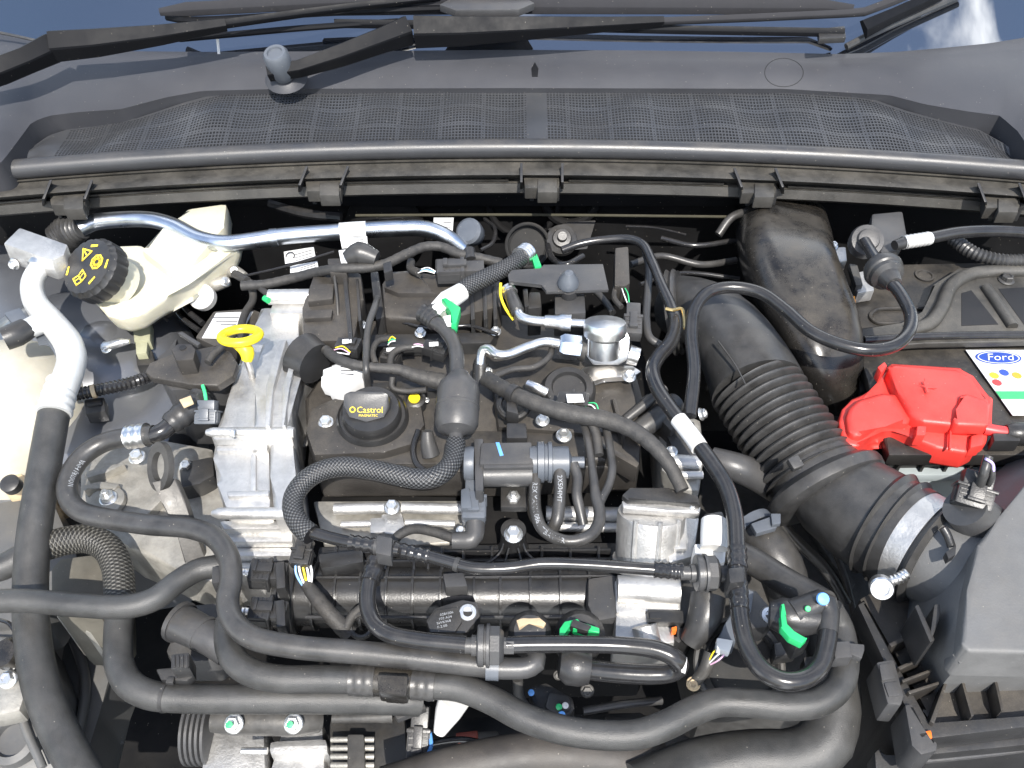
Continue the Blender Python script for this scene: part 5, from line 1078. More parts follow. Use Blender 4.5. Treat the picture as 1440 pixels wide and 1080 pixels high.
# gap behind: dark rubber pipe from valve to elbow
m = MB(); m.tube([(1020, 770, -.04), (1060, 790, -.035), (1105, 818, -.03), (1140, 838, -.02), (1160, 850, -.01)], 40, n=18); tag(m.build('bypass_hose', 'rubber'), 'dark coolant hose running diagonally behind the printed vacuum hose', 'hose')
t = T('clamped_hose', 'dark hose with a grey spring clamp beneath the air duct bellows', 'hose')
m = MB(); m.tube([(1058, 742, -.06), (1080, 770, -.06), (1098, 800, -.07), (1110, 840, -.1)], [60, 66, 66, 60], n=20); m.build('hose', 'rubber', t)
m = MB(); m.tube([(1054, 738, -.058), (1062, 748, -.058)], 66, n=24); m.prism([(1056, 736), (1084, 726), (1096, 732), (1092, 742), (1064, 750)], -.02, .008, .0015); m.prism([(1084, 722), (1098, 722), (1098, 736), (1086, 738)], -.015, .006, .001); m.build('spring_clamp', 'plastic_slate', t)

# ================================================================== lower front: alternator, actuators, pump
t = T('alternator', 'alternator with grooved pulley, cast housing and dark bracket low in front', 'alternator')
c = at(270, 1026, -.2); R = wpx(48, c)
for i in range(5):
    m = MB(); a = c+V((.006*i, 0, 0)); m.lathe(a, (1, 0, 0), [(R*.9, -.003), (R*1.0, -.0015), (R*1.0, .0015), (R*.9, .003)], 36); m.build('pulley_groove', 'plastic_grey', t)
m = MB(); m.prism([(284, 1004), (372, 1004), (376, 1100), (280, 1100)], -.20, .12, .012); m.prism([(400, 1004), (455, 1008), (460, 1100), (372, 1100)], -.205, .12, .012); m.prism([(376, 1040), (460, 1036), (464, 1060), (378, 1062)], -.19, .05, .01); m.build('housing', 'alu', t)
m = MB(); m.tube([(300, 1012, -.16), (330, 1013, -.16), (420, 1014, -.16), (450, 1014, -.17)], [34, 40, 40, 30], n=20); m.build('bracket', 'darksteel', t)
for q in ((328, 1018, -.138), (412, 1018, -.138)):
    bolt(t, q, (0, -.45, .9), 28); b0 = P3(q); m = MB(); m.lathe(b0+V((0, -.0065, .0125)), (0, -.45, .9), [(.0042, 0), (.004, .0008), (0, .001)], 7); m.build('green_mark', 'green', t)
m = MB(); m.tube([(340, 1056, -.15), (376, 1056, -.15)], 10, n=12); m.build('through_bolt', 'steel', t)
m = MB(); m.prism([(462, 1008), (570, 1004), (575, 1090), (462, 1090)], -.19, .1, .008); m.build('rear_cover', 'plastic', t)
for i in range(4):
    m = MB(); m.tube([(466, 1040+i*12, -.175), (488, 1040+i*12, -.172), (526, 1040+i*12, -.175)], 8, n=10); m.build('vent_bar', 'alu_dirty', t)
m = MB(); m.prism([(488, 1032), (512, 1032), (514, 1090), (488, 1090)], -.165, .02, .003); m.build('vent_strap', 'darksteel', t)
m = MB(); m.tube([(468, 1010, -.17), (530, 1008, -.165), (552, 1006, -.165)], [14, 16, 22], n=14); m.build('stud', 'darksteel', t)
t = T('lower_sensor_plug', 'black hanging plug with blue seal and bracket beside the alternator', 'connector')
connector(t, (590, 1030, -.13), (.05, 1, .5), L=70, Wd=30, H=26, m='plastic')
m = MB(); m.prism([(553, 1000), (596, 988), (600, 996), (558, 1012)], -.09, .01, .002); m.build('bracket', 'plastic_grey', t)
m = MB(); m.tube([(604, 1028, -.13), (606, 1050, -.13), (600, 1064, -.13)], 6, n=8); m.build('blue_seal', 'blueprint', t)
t = T('white_spout', 'white tapered plastic spout hanging below the coolant hose', 'spout')
m = MB(); m.tube([(640, 980, -.06), (630, 1002, -.08), (618, 1030, -.10)], [46, 38, 18], n=16); m.build('spout', 'white', t)
t = T('actuator_plug', 'grey black actuator connector with green and blue seals under the front hose', 'connector')
m = MB(); m.prism([(742, 966), (768, 958), (806, 980), (810, 996), (796, 1012), (752, 1000)], -.12, .04, .006); m.build('housing', 'plastic', t)
m = MB(); m.prism([(772, 972), (800, 978), (804, 996), (782, 1006), (766, 994)], -.115, .03, .004); m.build('face', 'plastic_grey', t)
for px, py, mm, d in ((747, 974, 'blueprint', 9), (790, 1005, 'blueprint', 10), (795, 992, 'white', 9), (786, 994, 'green', 9)):
    c = at(px, py, -.112); m = MB(); m.lathe(c, (0, -.5, .9), [(wpx(d/2, c), -.006), (wpx(d/2, c), .002), (0, .003)], 12); m.build('seal', mm, t)
m = MB(); m.tube([(728, 955, -.08), (730, 980, -.1), (742, 996, -.115), (760, 1004, -.12)], 15, n=12); m.build('loom', 'tape', t)
bolt(t, (826, 972, -.12), (0, -.6, .8), 20, m='darksteel'); bolt(t, (785, 950, -.12), (0, -.6, .8), 14, m='darksteel')
t = T('vacuum_pump', 'round black vacuum pump with dark pulley rim beside the throttle body', 'vacuum pump')
c = at(1042, 935, -.05); R = wpx(60, c); ax_ = V((.1, -.45, .88))
m = MB(); m.lathe(c, ax_, [(R*1.0, -.06), (R*1.0, -.01), (R*.97, .0), (R*.86, .004), (R*.82, .0), (R*.55, .004), (0, .006)], 44); m.build('body', 'matt', t)
m = MB(); m.ring(c+ax_*(-.004), ax_, R*1.03, .004, n=48, m=8); m.build('rim', 'darksteel', t)
for k in range(26):
    a = math.pi*(.95+.55*k/26); A_, U_, W_ = basis(ax_)
m = MB(); m.tube([(1000, 918, -.03), (992, 940, -.04), (975, 962, -.06)], [20, 18, 16], n=14); m.build('pipe', 'darksteel', t); bolt(t, (975, 962, -.055), (-.2, -.5, .8), 20, m='tan')
t = T('vacuum_sensor', 'slate grey sensor with silver screw and white tag on the vacuum pump', 'sensor')
m = MB(); m.prism([(1036, 850), (1048, 824), (1064, 830), (1086, 856), (1090, 868), (1078, 882), (1044, 886)], .0, .03, .004); m.build('body', 'plastic', t)
m = MB(); m.prism([(1040, 848), (1050, 828), (1060, 832), (1056, 860), (1046, 866)], .003, .004, .001); m.build('label', 'plastic_slate', t)
bolt(t, (1082, 866, .0), (0, -.3, 1), 27, kind='pan')
m = MB(); m.prism([(1018, 880), (1030, 856), (1044, 862), (1036, 900), (1012, 916), (1006, 904)], -.01, .03, .003); m.build('plug', 'plastic_slate', t)
m = MB(); m.prism([(1008, 896), (1032, 900), (1026, 918), (1008, 912)], -.006, .01, .002); m.build('white_tag', 'white', t)
wires(t, (1016, 916, -.012), (998, 932, -.03), ['pink', 'white', 'yellow'])
m = MB(); m.prism([(1088, 904), (1118, 898), (1122, 918), (1090, 924)], -.03, .02, .003); m.prism([(1130, 924), (1144, 922), (1146, 938), (1132, 940)], -.06, .02, .002); tag(m.build('hose_clip_base', 'plastic'), 'small square black hose clip between the pump and the elbow', 'clip')
# big radiator hose
m = MB(); m.tube([(540, 1110, -.12), (640, 1080, -.12), (740, 1062, -.12), (850, 1066, -.13), (930, 1078, -.14)], [60, 60, 62, 66, 66], n=24); tag(m.build('radiator_top_hose', mat('brown_black_hose', (.04, .036, .033), .55, bump=.4, bscale=700, dust=.2)), 'large dusty radiator hose at the bottom under the winding coolant hose', 'hose')
m = MB(); m.tube([(900, 1120, -.12), (985, 1082, -.12), (1060, 1068, -.115), (1120, 1066, -.11), (1158, 1045, -.10), (1172, 1000, -.09), (1172, 950, -.08), (1160, 890, -.07)], [90, 84, 80, 80, 78, 74, 70, 60], n=26); tag(m.build('radiator_hose', 'foam'), 'large matt black radiator hose curving up behind the clip', 'hose')

# ================================================================== background pieces seen in the gaps
def single(name, mt, label, cat, fn, group=None):
    m = MB(); fn(m); return tag(m.build(name, mt), label, cat, group)
single('bulkhead_bracket', 'plastic_grey', 'grey triangular bracket plate on the bulkhead behind the fuel pump', 'bracket', lambda m: m.solid([at(770, 322, -.03), at(800, 312, -.03), at(838, 310, -.03), at(826, 350, -.035), at(800, 352, -.035)], (0, .006, -.004), .002))
single('bulkhead_grommet', 'matt', 'large round rubber grommet in the bulkhead behind the braided hose end', 'grommet', lambda m: (m.ring(at(742, 345, -.03), (0, -.7, .6), wpx(30, at(742, 345, -.03)), .003, n=36, m=8), m.lathe(at(742, 345, -.03), (0, -.7, .6), [(.034, -.012), (.030, -.010), (.020, -.02), (0, -.022)], 28)))
single('bulkhead_grommet', 'rubber', 'ribbed round grommet against the grey triangular bulkhead bracket', 'grommet', lambda m: m.lathe(at(790, 336, -.02), (0, -.6, .7), [(.026, -.01), (.024, -.002), (.016, .002), (.014, .008), (.008, .009), (.007, .02)], 28))
for pts, w, lb in (([(770, 345, .0), (778, 365, .01), (796, 372, .02), (820, 360, .02)], 9, 'looped dark wiring branch beside the ribbed bulkhead grommet'),
                   ([(886, 372, .0), (930, 360, -.01), (985, 372, -.02), (1035, 366, -.03)], 10, 'thin dark hose crossing the bulkhead left of the intake snorkel'),
                   ([(900, 400, -.02), (960, 384, -.03), (1040, 392, -.04)], 7, 'slender cable behind the air duct elbow on the bulkhead'),
                   ([(930, 335, -.02), (975, 345, -.02), (1035, 338, -.02)], 8, 'dark cable strung below the flange toward the snorkel'),
                   ([(830, 402, .0), (848, 420, .0), (862, 440, .0)], 10, 'dusty cable dropping under the flat black bracket plate'),
                   ([(560, 452, .02), (610, 462, .02), (660, 458, .02), (700, 470, .02)], 5, 'thin cable lying along the coil ledge on the valve cover'),
                   ([(1086, 720, -.10), (1120, 760, -.12), (1160, 800, -.14), (1190, 850, -.16)], 16, 'dim black hose deep between the duct and the coolant hoses'),
                   ([(1150, 730, -.15), (1180, 790, -.16), (1200, 860, -.18), (1210, 960, -.2)], 10, 'thin dark cable deep beside the air filter box rim'),
                   ([(600, 1046, -.16), (650, 1040, -.16), (700, 1050, -.17)], 9, 'dark cable running low behind the white spout'),
                   ([(820, 1000, -.12), (880, 990, -.12), (930, 985, -.13)], 12, 'dark hose low behind the winding coolant hose')):
    single('cable', 'rubber_gloss' if w < 10 else 'rubber', lb, 'cable', lambda m: m.tube(pts, w, n=10))
t = T('gearbox_housing', 'cast aluminium gearbox housing deep under the air duct, coloured dark for shade', 'gearbox')
m = MB(); m.prism([(990, 640), (1150, 660), (1230, 800), (1225, 960), (1130, 1000), (1000, 960), (960, 800)], -.24, .2, .02); m.build('housing', 'darksteel', t)  # dark steel colour puts the shade of the deep gap into the aluminium
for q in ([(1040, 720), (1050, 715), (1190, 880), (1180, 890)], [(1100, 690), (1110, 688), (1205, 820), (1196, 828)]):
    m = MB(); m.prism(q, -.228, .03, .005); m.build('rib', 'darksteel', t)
for q in ((1120, 780, -.235), (1175, 860, -.235), (1140, 720, -.235)): bolt(t, q, (0, -.2, 1), 22, m='darksteel')
t = T('front_cross_panel', 'dark front panel with brackets at the bottom beneath the hoses', 'panel')
m = MB(); m.prism([(560, 1010), (900, 1000), (980, 1040), (960, 1130), (540, 1130)], -.26, .03, .006); m.build('panel', 'plastic', t)
for q in ([(640, 1030), (700, 1026), (706, 1044), (642, 1050)], [(850, 1006), (900, 1010), (896, 1026), (852, 1020)]):
    m = MB(); m.prism(q, -.22, .03, .004); m.build('bracket', 'darksteel', t)
m = MB(); m.prism([(640, 1030), (672, 1026), (672, 1040), (644, 1044)], -.19, .01, .003); m.build('red_tab', mat('dull_red_tab', (.25, .05, .03), .5), t)
# bits on the near left corner
t = T('corner_bracket', 'pressed grey steel bracket at the front corner under the refrigerant hose', 'bracket')
m = MB(); m.prism([(-20, 930), (20, 920), (40, 960), (28, 1000), (-20, 1010)], -.12, .03, .008); m.build('plate', 'alu_dirty', t)
bolt(t, (10, 955, -.115), (0, -.3, 1), 26)
single('corner_plug', 'plastic_gloss', 'round black rubber plug on the grey front corner', 'plug', lambda m: m.lathe(at(6, 918, -.09), (-.2, -.4, .9), [(.016, -.03), (.018, -.006), (.014, .002), (.005, .003), (0, .003)], 24))
single('corner_cable', 'rubber_gloss', 'thin black cable looping over the grey front corner panel', 'cable', lambda m: m.tube([(-10, 870, -.09), (14, 878, -.08), (22, 896, -.085), (8, 912, -.09)], 6, n=8))
# ================================================================== AIR INTAKE DUCT
t = T('air_intake_duct', 'black rubber air intake duct with bellows, collar and metal hose clamp', 'air duct')
m = MB(); m.tube([(955, 430, -.03), (985, 440, -.01), (1015, 462, .0), (1040, 495, .0), (1058, 530, -.004), (1066, 550, -.006)], [92, 100, 106, 112, 120, 124], n=36); m.build('upper_elbow', 'rubber', t)
m = MB(); m.tube([(944, 440, -.03), (960, 438, -.025)], 118, n=32, ribs=(.010, .04)); m.build('end_ring', 'rubber', t)
bp0, bp1 = at(1063, 545, -.005), at(1140, 665, -.035); d_ = bp1-bp0; L = d_.length; R = wpx(66, (bp0+bp1)/2); nb = 11
prof = []
for i in range(nb*8+1):
    f = i/(nb*8); k = (.5+.5*math.cos(2*math.pi*nb*f)); prof.append((R*(.86+.15*k**.65+.02*f), L*f))
m = MB(); m.lathe(bp0, d_, prof, 44); m.build('bellows', 'rubber', t, angle=60)
m = MB(); c = at(1152, 676, -.036); m.lathe(c-d_.normalized()*.012, d_, [(R*.92, -.012), (R*1.0, .008), (R*1.14, .012), (R*1.27, .018), (R*1.29, .024), (R*1.27, .031), (R*1.16, .035), (R*.95, .036)], 44); m.obox(at(1118, 652, .04), d_, (0, -.3, 1), (.014, .014, .01), .002); m.build('collar', 'rubber', t)
m = MB(); m.tube([(1146, 668, -.036), (1174, 692, -.034), (1208, 716, -.03), (1242, 737, -.022), (1282, 760, -.014)], [112, 136, 146, 148, 146], n=44); m.build('lower_elbow', 'rubber', t)
m = MB(); m.tube([(1238, 734.5, -.0215), (1241, 736, -.021), (1246, 739, -.0205), (1249, 741, -.020)], [150, 163, 163, 150], n=44); m.build('ring_bead', 'rubber', t)
m = MB(); m.tube([(1257, 745.5, -.0185), (1260, 747, -.018), (1265, 750, -.0175), (1268, 752, -.017)], [150, 163, 163, 150], n=44); m.build('ring_bead', 'rubber', t)
m = MB(); m.tube([(1304, 774, -.010), (1307, 776, -.0095), (1313, 779, -.009), (1316, 781, -.0085)], [152, 168, 168, 152], n=44); m.build('ring_bead', 'rubber', t)
m = MB(); m.tube([(1272, 754.5, -.0155), (1301, 772, -.012)], 152, n=44); m.build('hose_clamp', 'alu', t)
d2 = (at(1306, 765, -.012)-at(1284, 752, -.0155)).normalized()
sc_ = at(1240, 828, .01); m = MB(); m.lathe(sc_, (-.3, -.75, .6), [(.012, -.012), (.0125, .0), (.011, .002), (.008, .002), (.007, -.002), (0, -.002)], 24); m.build('clamp_screw', 'steel', t)
m = MB(); m.tube([(1244, 820, .006), (1262, 814, .012), (1276, 806, .016)], 15, n=14, ribs=(.004, .10)); m.build('worm_housing', 'steel', t)
m = MB(); m.tube([(1010, 480, .047), (1035, 515, .049), (1048, 540, .049)], 2.5, n=6); m.build('mould_line', 'rubber', t)

# ================================================================== AIR FILTER BOX
t = T('air_filter_box', 'large black plastic air filter box with ribbed rim and raised lid', 'air filter box')
def A(px, py, z): return at(px, py, z)
lid = [A(1530, 620, .075), A(1450, 668, .075), A(1404, 728, .073), A(1374, 766, .071), A(1360, 830, .068), A(1352, 905, .065), A(1362, 916, .064), A(1530, 920, .064)]
m = MB(); m.solid(lid, (0, 0, -.05), .016, taper=1.0, seg=4); m.build('raised_lid', 'lid_grey', t, angle=60)
base = [A(1530, 590, -.02), A(1430, 640, -.02), A(1352, 705, -.02), A(1290, 800, -.03), A(1284, 860, -.03), A(1306, 925, -.03), A(1326, 962, -.03), A(1530, 955, -.03)]
cl = sum(lid, V())/8; cb_ = sum(base, V())/8
m = MB(); m.loft([[p+V((0, 0, -.022)) for p in lid], [p.lerp(q, .45)+V((0, 0, -.02)) for p, q in zip(lid, base)], base, [p+V((0, 0, -.04)) for p in base]], cap=True); m.build('lid_shoulder', 'lid_grey', t, angle=50)
# throat
m = MB(); m.tube([(1300, 771, -.012), (1335, 792, -.006), (1385, 815, .0), (1430, 835, .0)], [146, 150, 156, 160], n=44); m.build('throat', 'lid_grey', t)
m = MB(); m.tube([(1326, 742, .062), (1332, 752, .058), (1338, 768, .05)], 12, n=10); m.prism([(1330, 776), (1345, 766), (1344, 780), (1334, 786)], .058, .01, .001); m.build('throat_lug', 'plastic', t)
rim = [A(1208, 845, -.035), A(1222, 838, -.035), A(1262, 905, -.035), A(1296, 955, -.035), A(1306, 1010, -.035), A(1320, 1018, -.035), A(1530, 988, -.035), A(1530, 1030, -.05), A(1300, 1062, -.05), A(1278, 1040, -.05), A(1262, 985, -.045), A(1230, 900, -.04)]
m = MB(); m.prism([(1208, 842), (1300, 790), (1530, 850), (1530, 1000), (1312, 1022), (1298, 1000), (1270, 930)], -.050, .05, .004); m.build('ledge', 'plastic_dusty', t)
m = MB(); m.prism([(1206, 850), (1216, 844), (1304, 1022), (1530, 996), (1530, 1012), (1300, 1040), (1288, 1026)], -.035, .03, .003); m.build('rim', 'plastic', t)
m = MB(); m.prism([(1212, 850), (1300, 1030), (1530, 1006), (1530, 1040), (1310, 1062), (1282, 1050), (1262, 990)], -.065, .2, .01); m.build('tray', 'plastic', t)
for q in ([(1308, 1014), (1328, 960), (1332, 962), (1314, 1018)], [(1352, 958), (1356, 958), (1370, 1006), (1366, 1008)], [(1398, 955), (1402, 955), (1412, 998), (1408, 1000)], [(1262, 938), (1298, 922), (1300, 926), (1266, 942)], [(1268, 956), (1310, 940), (1311, 944), (1270, 960)], [(1276, 972), (1320, 958), (1321, 962), (1280, 976)], [(1250, 905), (1282, 890), (1284, 894), (1254, 910)]):
    m = MB(); m.prism(q, -.028, .03, .0008); m.build('rib', 'plastic_dusty', t)
for q in ([(1286, 852), (1292, 848), (1316, 900), (1308, 904)], [(1314, 850), (1322, 848), (1324, 864), (1312, 896), (1308, 892)]):
    m = MB(); m.prism(q, .03, .05, .003); m.build('strut_rib', 'plastic', t)
m = MB(); m.prism([(1232, 930), (1258, 926), (1272, 978), (1268, 992), (1248, 990)], -.02, .04, .004); m.prism([(1236, 934), (1254, 931), (1260, 954), (1240, 957)], -.0185, .01, .002); m.prism([(1243, 960), (1262, 957), (1267, 978), (1250, 980)], -.0185, .01, .002); m.build('clip', 'plastic_grey', t)
m = MB(); m.prism([(1288, 1030), (1310, 1026), (1312, 1038), (1296, 1040)], -.03, .012, .002); m.build('orange_seal', 'orange', t)
m = MB(); m.prism([(1272, 990), (1284, 988), (1296, 1030), (1320, 1044), (1318, 1056), (1296, 1062), (1282, 1048)], -.03, .05, .004); m.build('corner_clip', 'plastic_grey', t)
m = MB(); m.tube([(1300, 1070, -.08), (1380, 1062, -.08), (1500, 1046, -.08)], 8, n=8); m.build('lower_bead', 'plastic_grey', t)
m = MB(); m.prism([(1230, 1058), (1238, 1050), (1244, 1066), (1264, 1066), (1270, 1050), (1278, 1054), (1280, 1090), (1232, 1095)], -.10, .03, .003); tag(m.build('hose_bracket', 'plastic_grey'), 'two pronged black plastic bracket below the air filter box corner', 'bracket')
# air mass sensor
t = T('air_mass_sensor', 'black air mass sensor with plug and violet wire on the filter box throat', 'sensor')
m = MB(); m.tube([(1385, 740, .04), (1368, 725, .06), (1356, 712, .075)], [70, 66, 60], n=24); m.build('neck', 'plastic_grey', t)
connector(t, (1370, 690, .085), (.35, .8, .55), L=52, Wd=48, H=34, m='plastic')
m = MB(); m.tube([(1378, 682, .10), (1384, 664, .12), (1390, 642, .13)], 13, n=10); m.tube([(1390, 682, .10), (1396, 664, .12), (1390, 642, .13)], 8, n=10); m.build('loom', 'rubber', t)
m = MB(); m.tube([(1386, 645, .135), (1396, 652, .13), (1397, 668, .118)], 4, n=8); m.build('violet_wire', mat('violet_wire', (.5, .4, .75), .5), t)

# ================================================================== SNORKEL
t = T('intake_snorkel', 'dusty glossy black intake snorkel curving down beside the battery', 'intake snorkel')
def rrect(c, ax, hint, w, h, r=.35, n=8):
    a_, u_, w_ = basis(ax, hint); out = []
    for (sx, sy, a0) in ((1, 1, 0), (-1, 1, 90), (-1, -1, 180), (1, -1, 270)):
        for k in range(n+1):
            a = math.radians(a0+90*k/n); rr = r*min(w, h)
            out.append(c+u_*(sx*(w/2-rr)+rr*math.cos(a))+w_*(sy*(h/2-rr)+rr*math.sin(a)))
    return out
pts = [(1098, 308, -.035, 124, .085), (1102, 335, .0, 130, .09), (1110, 372, .028, 130, .085), (1126, 412, .028, 128, .08), (1146, 452, .022, 118, .075), (1160, 492, .008, 106, .07), (1170, 525, -.02, 92, .065), (1174, 552, -.06, 84, .06), (1176, 575, -.11, 80, .06)]
S = spline([at(a, b_, c_) for a, b_, c_, _, _ in pts], .008); rings = []
for i, (p, s, idx) in enumerate(S):
    tg = (S[min(i+1, len(S)-1)][0]-S[max(i-1, 0)][0]).normalized(); k = min(int(idx), len(pts)-2); f = idx-k
    w = wpx(pts[k][3]+(pts[k+1][3]-pts[k][3])*f, p); h = pts[k][4]+(pts[k+1][4]-pts[k][4])*f
    up = V((0, -.25, 1)); sd = tg.cross(up).normalized(); up2 = sd.cross(tg)
    ring = []
    for (sx, sy, a0) in ((1, 1, 0), (-1, 1, 90), (-1, -1, 180), (1, -1, 270)):
        for q in range(7):
            a = math.radians(a0+90*q/6); rr = .44*min(w, h)
            ring.append(p+sd*(sx*(w/2-rr)+rr*math.cos(a))+up2*(sy*(h/2-rr)+rr*math.sin(a)))
    rings.append(ring)
m = MB(); m.loft(rings); m.build('duct', 'plastic_gloss', t, angle=50)
m = MB(); m.tube([(1172, 552, -.055), (1174, 566, -.08)], 92, n=30); m.build('joint_ring', 'plastic', t)
m = MB(); m.prism([(1206, 520), (1224, 516), (1226, 545), (1210, 552)], -.03, .03, .003); m.build('mount_tab', 'plastic', t)

# ================================================================== BATTERY
t = T('car_battery', 'black car battery with white logo label and dusty top', 'battery')
m = MB(); m.prism([(1196, 400), (1238, 372), (1530, 366), (1560, 640), (1250, 640), (1210, 500)], -.004, .012, .003); m.build('lid', 'battery', t)
m = MB(); m.prism([(1244, 604), (1530, 604), (1530, 640), (1250, 640)], -.003, .02, .003); m.build('lid_edge', 'battery', t)
m = MB(); m.prism([(1204, 410), (1240, 380), (1530, 375), (1548, 632), (1250, 632), (1215, 500)], -.016, .18, .004); m.build('case', 'battery', t)
for x0 in range(1270, 1530, 34):
    m = MB(); m.prism([(x0, 633), (x0+4, 633), (x0+4, 642), (x0, 642)], -.02, .03, .0006); m.build('case_rib', 'battery', t)
m = MB(); m.prism([(1262, 628), (1530, 626), (1530, 640), (1262, 642)], -.028, .008, .001); m.build('case_ledge', 'battery', t)
for px, py in ((1300, 388), (1356, 452)):
    c = at(px, py, -.003); m = MB(); m.lathe(c, (0, 0, 1), [(.014, -.004), (.014, .002), (.011, .002), (.010, 0), (0, 0)], 22); m.build('cell_cap', 'battery', t)
m = MB(); m.tube([(1300, 434, -.002), (1260, 434, -.002), (1232, 436, -.002), (1224, 446, -.002), (1234, 454, -.002), (1290, 452, -.002)], 6, n=8); m.build('lid_moulding', 'battery', t)
m = MB(); m.solid([at(1358, 492, .0005), at(1560, 492, .0005), at(1560, 584, .0005), at(1424, 584, .0005)], (0, 0, -.0008), 0); lb = m.build('label', 'paper', t)
def lab_pt(px, py, l=.0): return at(px, py, .0010+l)
c = lab_pt(1404, 503); m = MB(); m.lathe(c, (0, 0, 1), [(.021, 0), (.021, .0004), (0, .0004)], 32, sx=1.0)
for i, v in enumerate(m.v): m.v[i] = V((c.x+(v.x-c.x)*1.45, c.y+(v.y-c.y)*.62, v.z))
ov = m.build('blue_oval', 'navy', lb)
m = MB(); m.ring(c+V((0, 0, .0004)), (0, 0, 1), .0185, .0006, n=32, m=6)
for i, v in enumerate(m.v): m.v[i] = V((c.x+(v.x-c.x)*1.47, c.y+(v.y-c.y)*.60, v.z))
m.build('oval_line', 'paper', t)
flat_text('Ford', .019, c+V((0, .0005, .0006)), V((1, 0, 0)), V((0, 1, 0)), .0005, shear=.32).build('logo_lettering', 'paper', t)
for i, (px, py, mm) in enumerate(((1398, 528, 'w_yellow'), (1412, 524, 'navy'), (1430, 528, 'w_orange'), (1402, 538, 'w_red'))):
    c = lab_pt(px, py); m = MB(); m.lathe(c, (0, 0, 1), [(.006, 0), (.006, .0004), (0, .0004)], 14); m.build('printed_symbol', mm, t)
m = MB(); m.solid([lab_pt(1400, 550), lab_pt(1560, 550), lab_pt(1560, 561), lab_pt(1408, 561)], (0, 0, -.0004), 0); m.build('green_stripe', 'greenprint', t)
for px, py, s_ in ():
    flat_text(s_, .008, lab_pt(px, py), V((1, 0, 0)), V((0, 1, 0)), .0005).build('label_lettering', 'print', t)
t = T('battery_tray', 'pale grey battery tray edge below the black battery case', 'battery tray')
m = MB(); yb = at(1300, 632, -.016).y-.006; m.face_on([(1248, 676), (1530, 672), (1530, 740), (1262, 735)], yb, .02, .003); m.build('tray', 'tray', t)
m = MB(); m.face_on([(1246, 669), (1530, 665), (1530, 674), (1247, 678)], yb-.006, .02, .002); m.build('lip', 'tray', t)
# terminal cover
t = T('terminal_cover', 'bright red plastic positive terminal cover on the battery', 'terminal cover')
m = MB(); m.prism([(1180, 592), (1184, 574), (1198, 560), (1222, 550), (1240, 540), (1244, 517), (1254, 510), (1352, 516), (1364, 530), (1398, 560), (1395, 600), (1388, 622), (1360, 636), (1318, 629), (1280, 614), (1256, 602), (1236, 603), (1208, 628), (1186, 624)], .012, .032, .005); m.build('skirt', 'red', t, angle=60)
m = MB(); m.prism([(1248, 516), (1256, 511), (1350, 519), (1360, 533), (1392, 562), (1388, 592), (1376, 600), (1296, 592), (1280, 580), (1262, 548)], .030, .03, .008); m.build('main_cover', 'red', t, angle=60)
m = MB(); m.prism([(1190, 584), (1194, 572), (1206, 561), (1240, 551), (1262, 553), (1284, 586), (1276, 596), (1240, 594), (1210, 614), (1194, 608)], .022, .03, .009); m.build('side_wing', 'red', t, angle=60)
m = MB(); m.prism([(1350, 556), (1360, 552), (1394, 566), (1391, 598), (1344, 596), (1340, 588), (1350, 578)], .037, .02, .006); m.build('raised_step', 'red', t, angle=60)
m = MB(); m.prism([(1292, 538), (1294, 536), (1316, 546), (1314, 548)], .0306, .0012, 0); m.prism([(1300, 532), (1303, 532), (1308, 552), (1305, 552)], .0307, .0012, 0); m.build('plus_mark', 'red', t)
m = MB(); m.prism([(1290, 598), (1304, 598), (1302, 612), (1288, 612)], .026, .02, .003); m.build('latch', 'red', t)
m = MB(); m.prism([(1366, 612), (1384, 608), (1382, 626), (1364, 630)], .020, .02, .003); m.build('latch', 'red', t)
m = MB(); m.prism([(1336, 598), (1339, 598), (1338, 630), (1335, 630)], .0215, .006, .0008); m.build('seam', 'red', t)
m = MB(); m.prism([(1234, 516), (1244, 508), (1248, 514), (1240, 524)], .034, .02, .002); m.build('hinge', 'red', t)
m = MB(); m.prism([(1292, 540), (1302, 543), (1318, 546), (1303, 545.5)], .0352, .001, 0); m.prism([(1298, 536), (1301, 536), (1307, 552), (1304, 552)], .0354, .001, 0); m.build('plus_mark', 'red', t)
m = MB(); m.tube([(1384, 603, .018), (1400, 606, .018), (1422, 609, .017)], [17, 17, 17], n=14); cab = T('positive_cable', 'short red sleeved cable leaving the terminal cover', 'cable'); m.build('cable', 'w_red', cab)
m = MB(); m.tube([(1414, 608, .017), (1424, 609, .017), (1500, 612, .012)], [22, 32, 34], n=14); m.prism([(1396, 608), (1436, 606), (1436, 620), (1398, 620)], .022, .02, .003); m.build('boot', 'plastic', cab)
# hold-down bracket
t = T('battery_hold_down', 'dusty stamped metal hold down bracket across the battery top', 'bracket')
m = MB(); m.prism([(1204, 462), (1270, 456), (1300, 440), (1312, 400), (1350, 376), (1400, 374), (1530, 376), (1530, 478), (1300, 482), (1208, 490)], .016, .010, .003); m.build('plate', 'rail', t)
m = MB(); m.tube([(1215, 478, .020), (1300, 473, .020), (1400, 471, .020), (1530, 470, .020)], 11, n=12); m.build('rolled_edge', 'rubber_gloss', t)
m = MB(); m.tube([(1276, 466, .016), (1306, 456, .017), (1324, 432, .018), (1338, 402, .018), (1366, 386, .018), (1420, 382, .018), (1530, 384, .018)], 20, n=14); m.build('pressed_rib', 'rail', t)
for q in ([(1352, 412), (1366, 408), (1404, 456), (1352, 458)], [(1404, 406), (1440, 404), (1500, 456), (1440, 456)]):
    m = MB(); m.prism(q, .0166, .001, .0003); m.build('slot', 'grille_dark', t)
m = MB(); m.tube([(1386, 404, .018), (1404, 430, .018), (1424, 460, .018)], 15, n=10); m.build('slot_rib', 'rail', t)
bolt(t, (1416, 392, .02), (0, 0, 1), 22, m='darksteel')
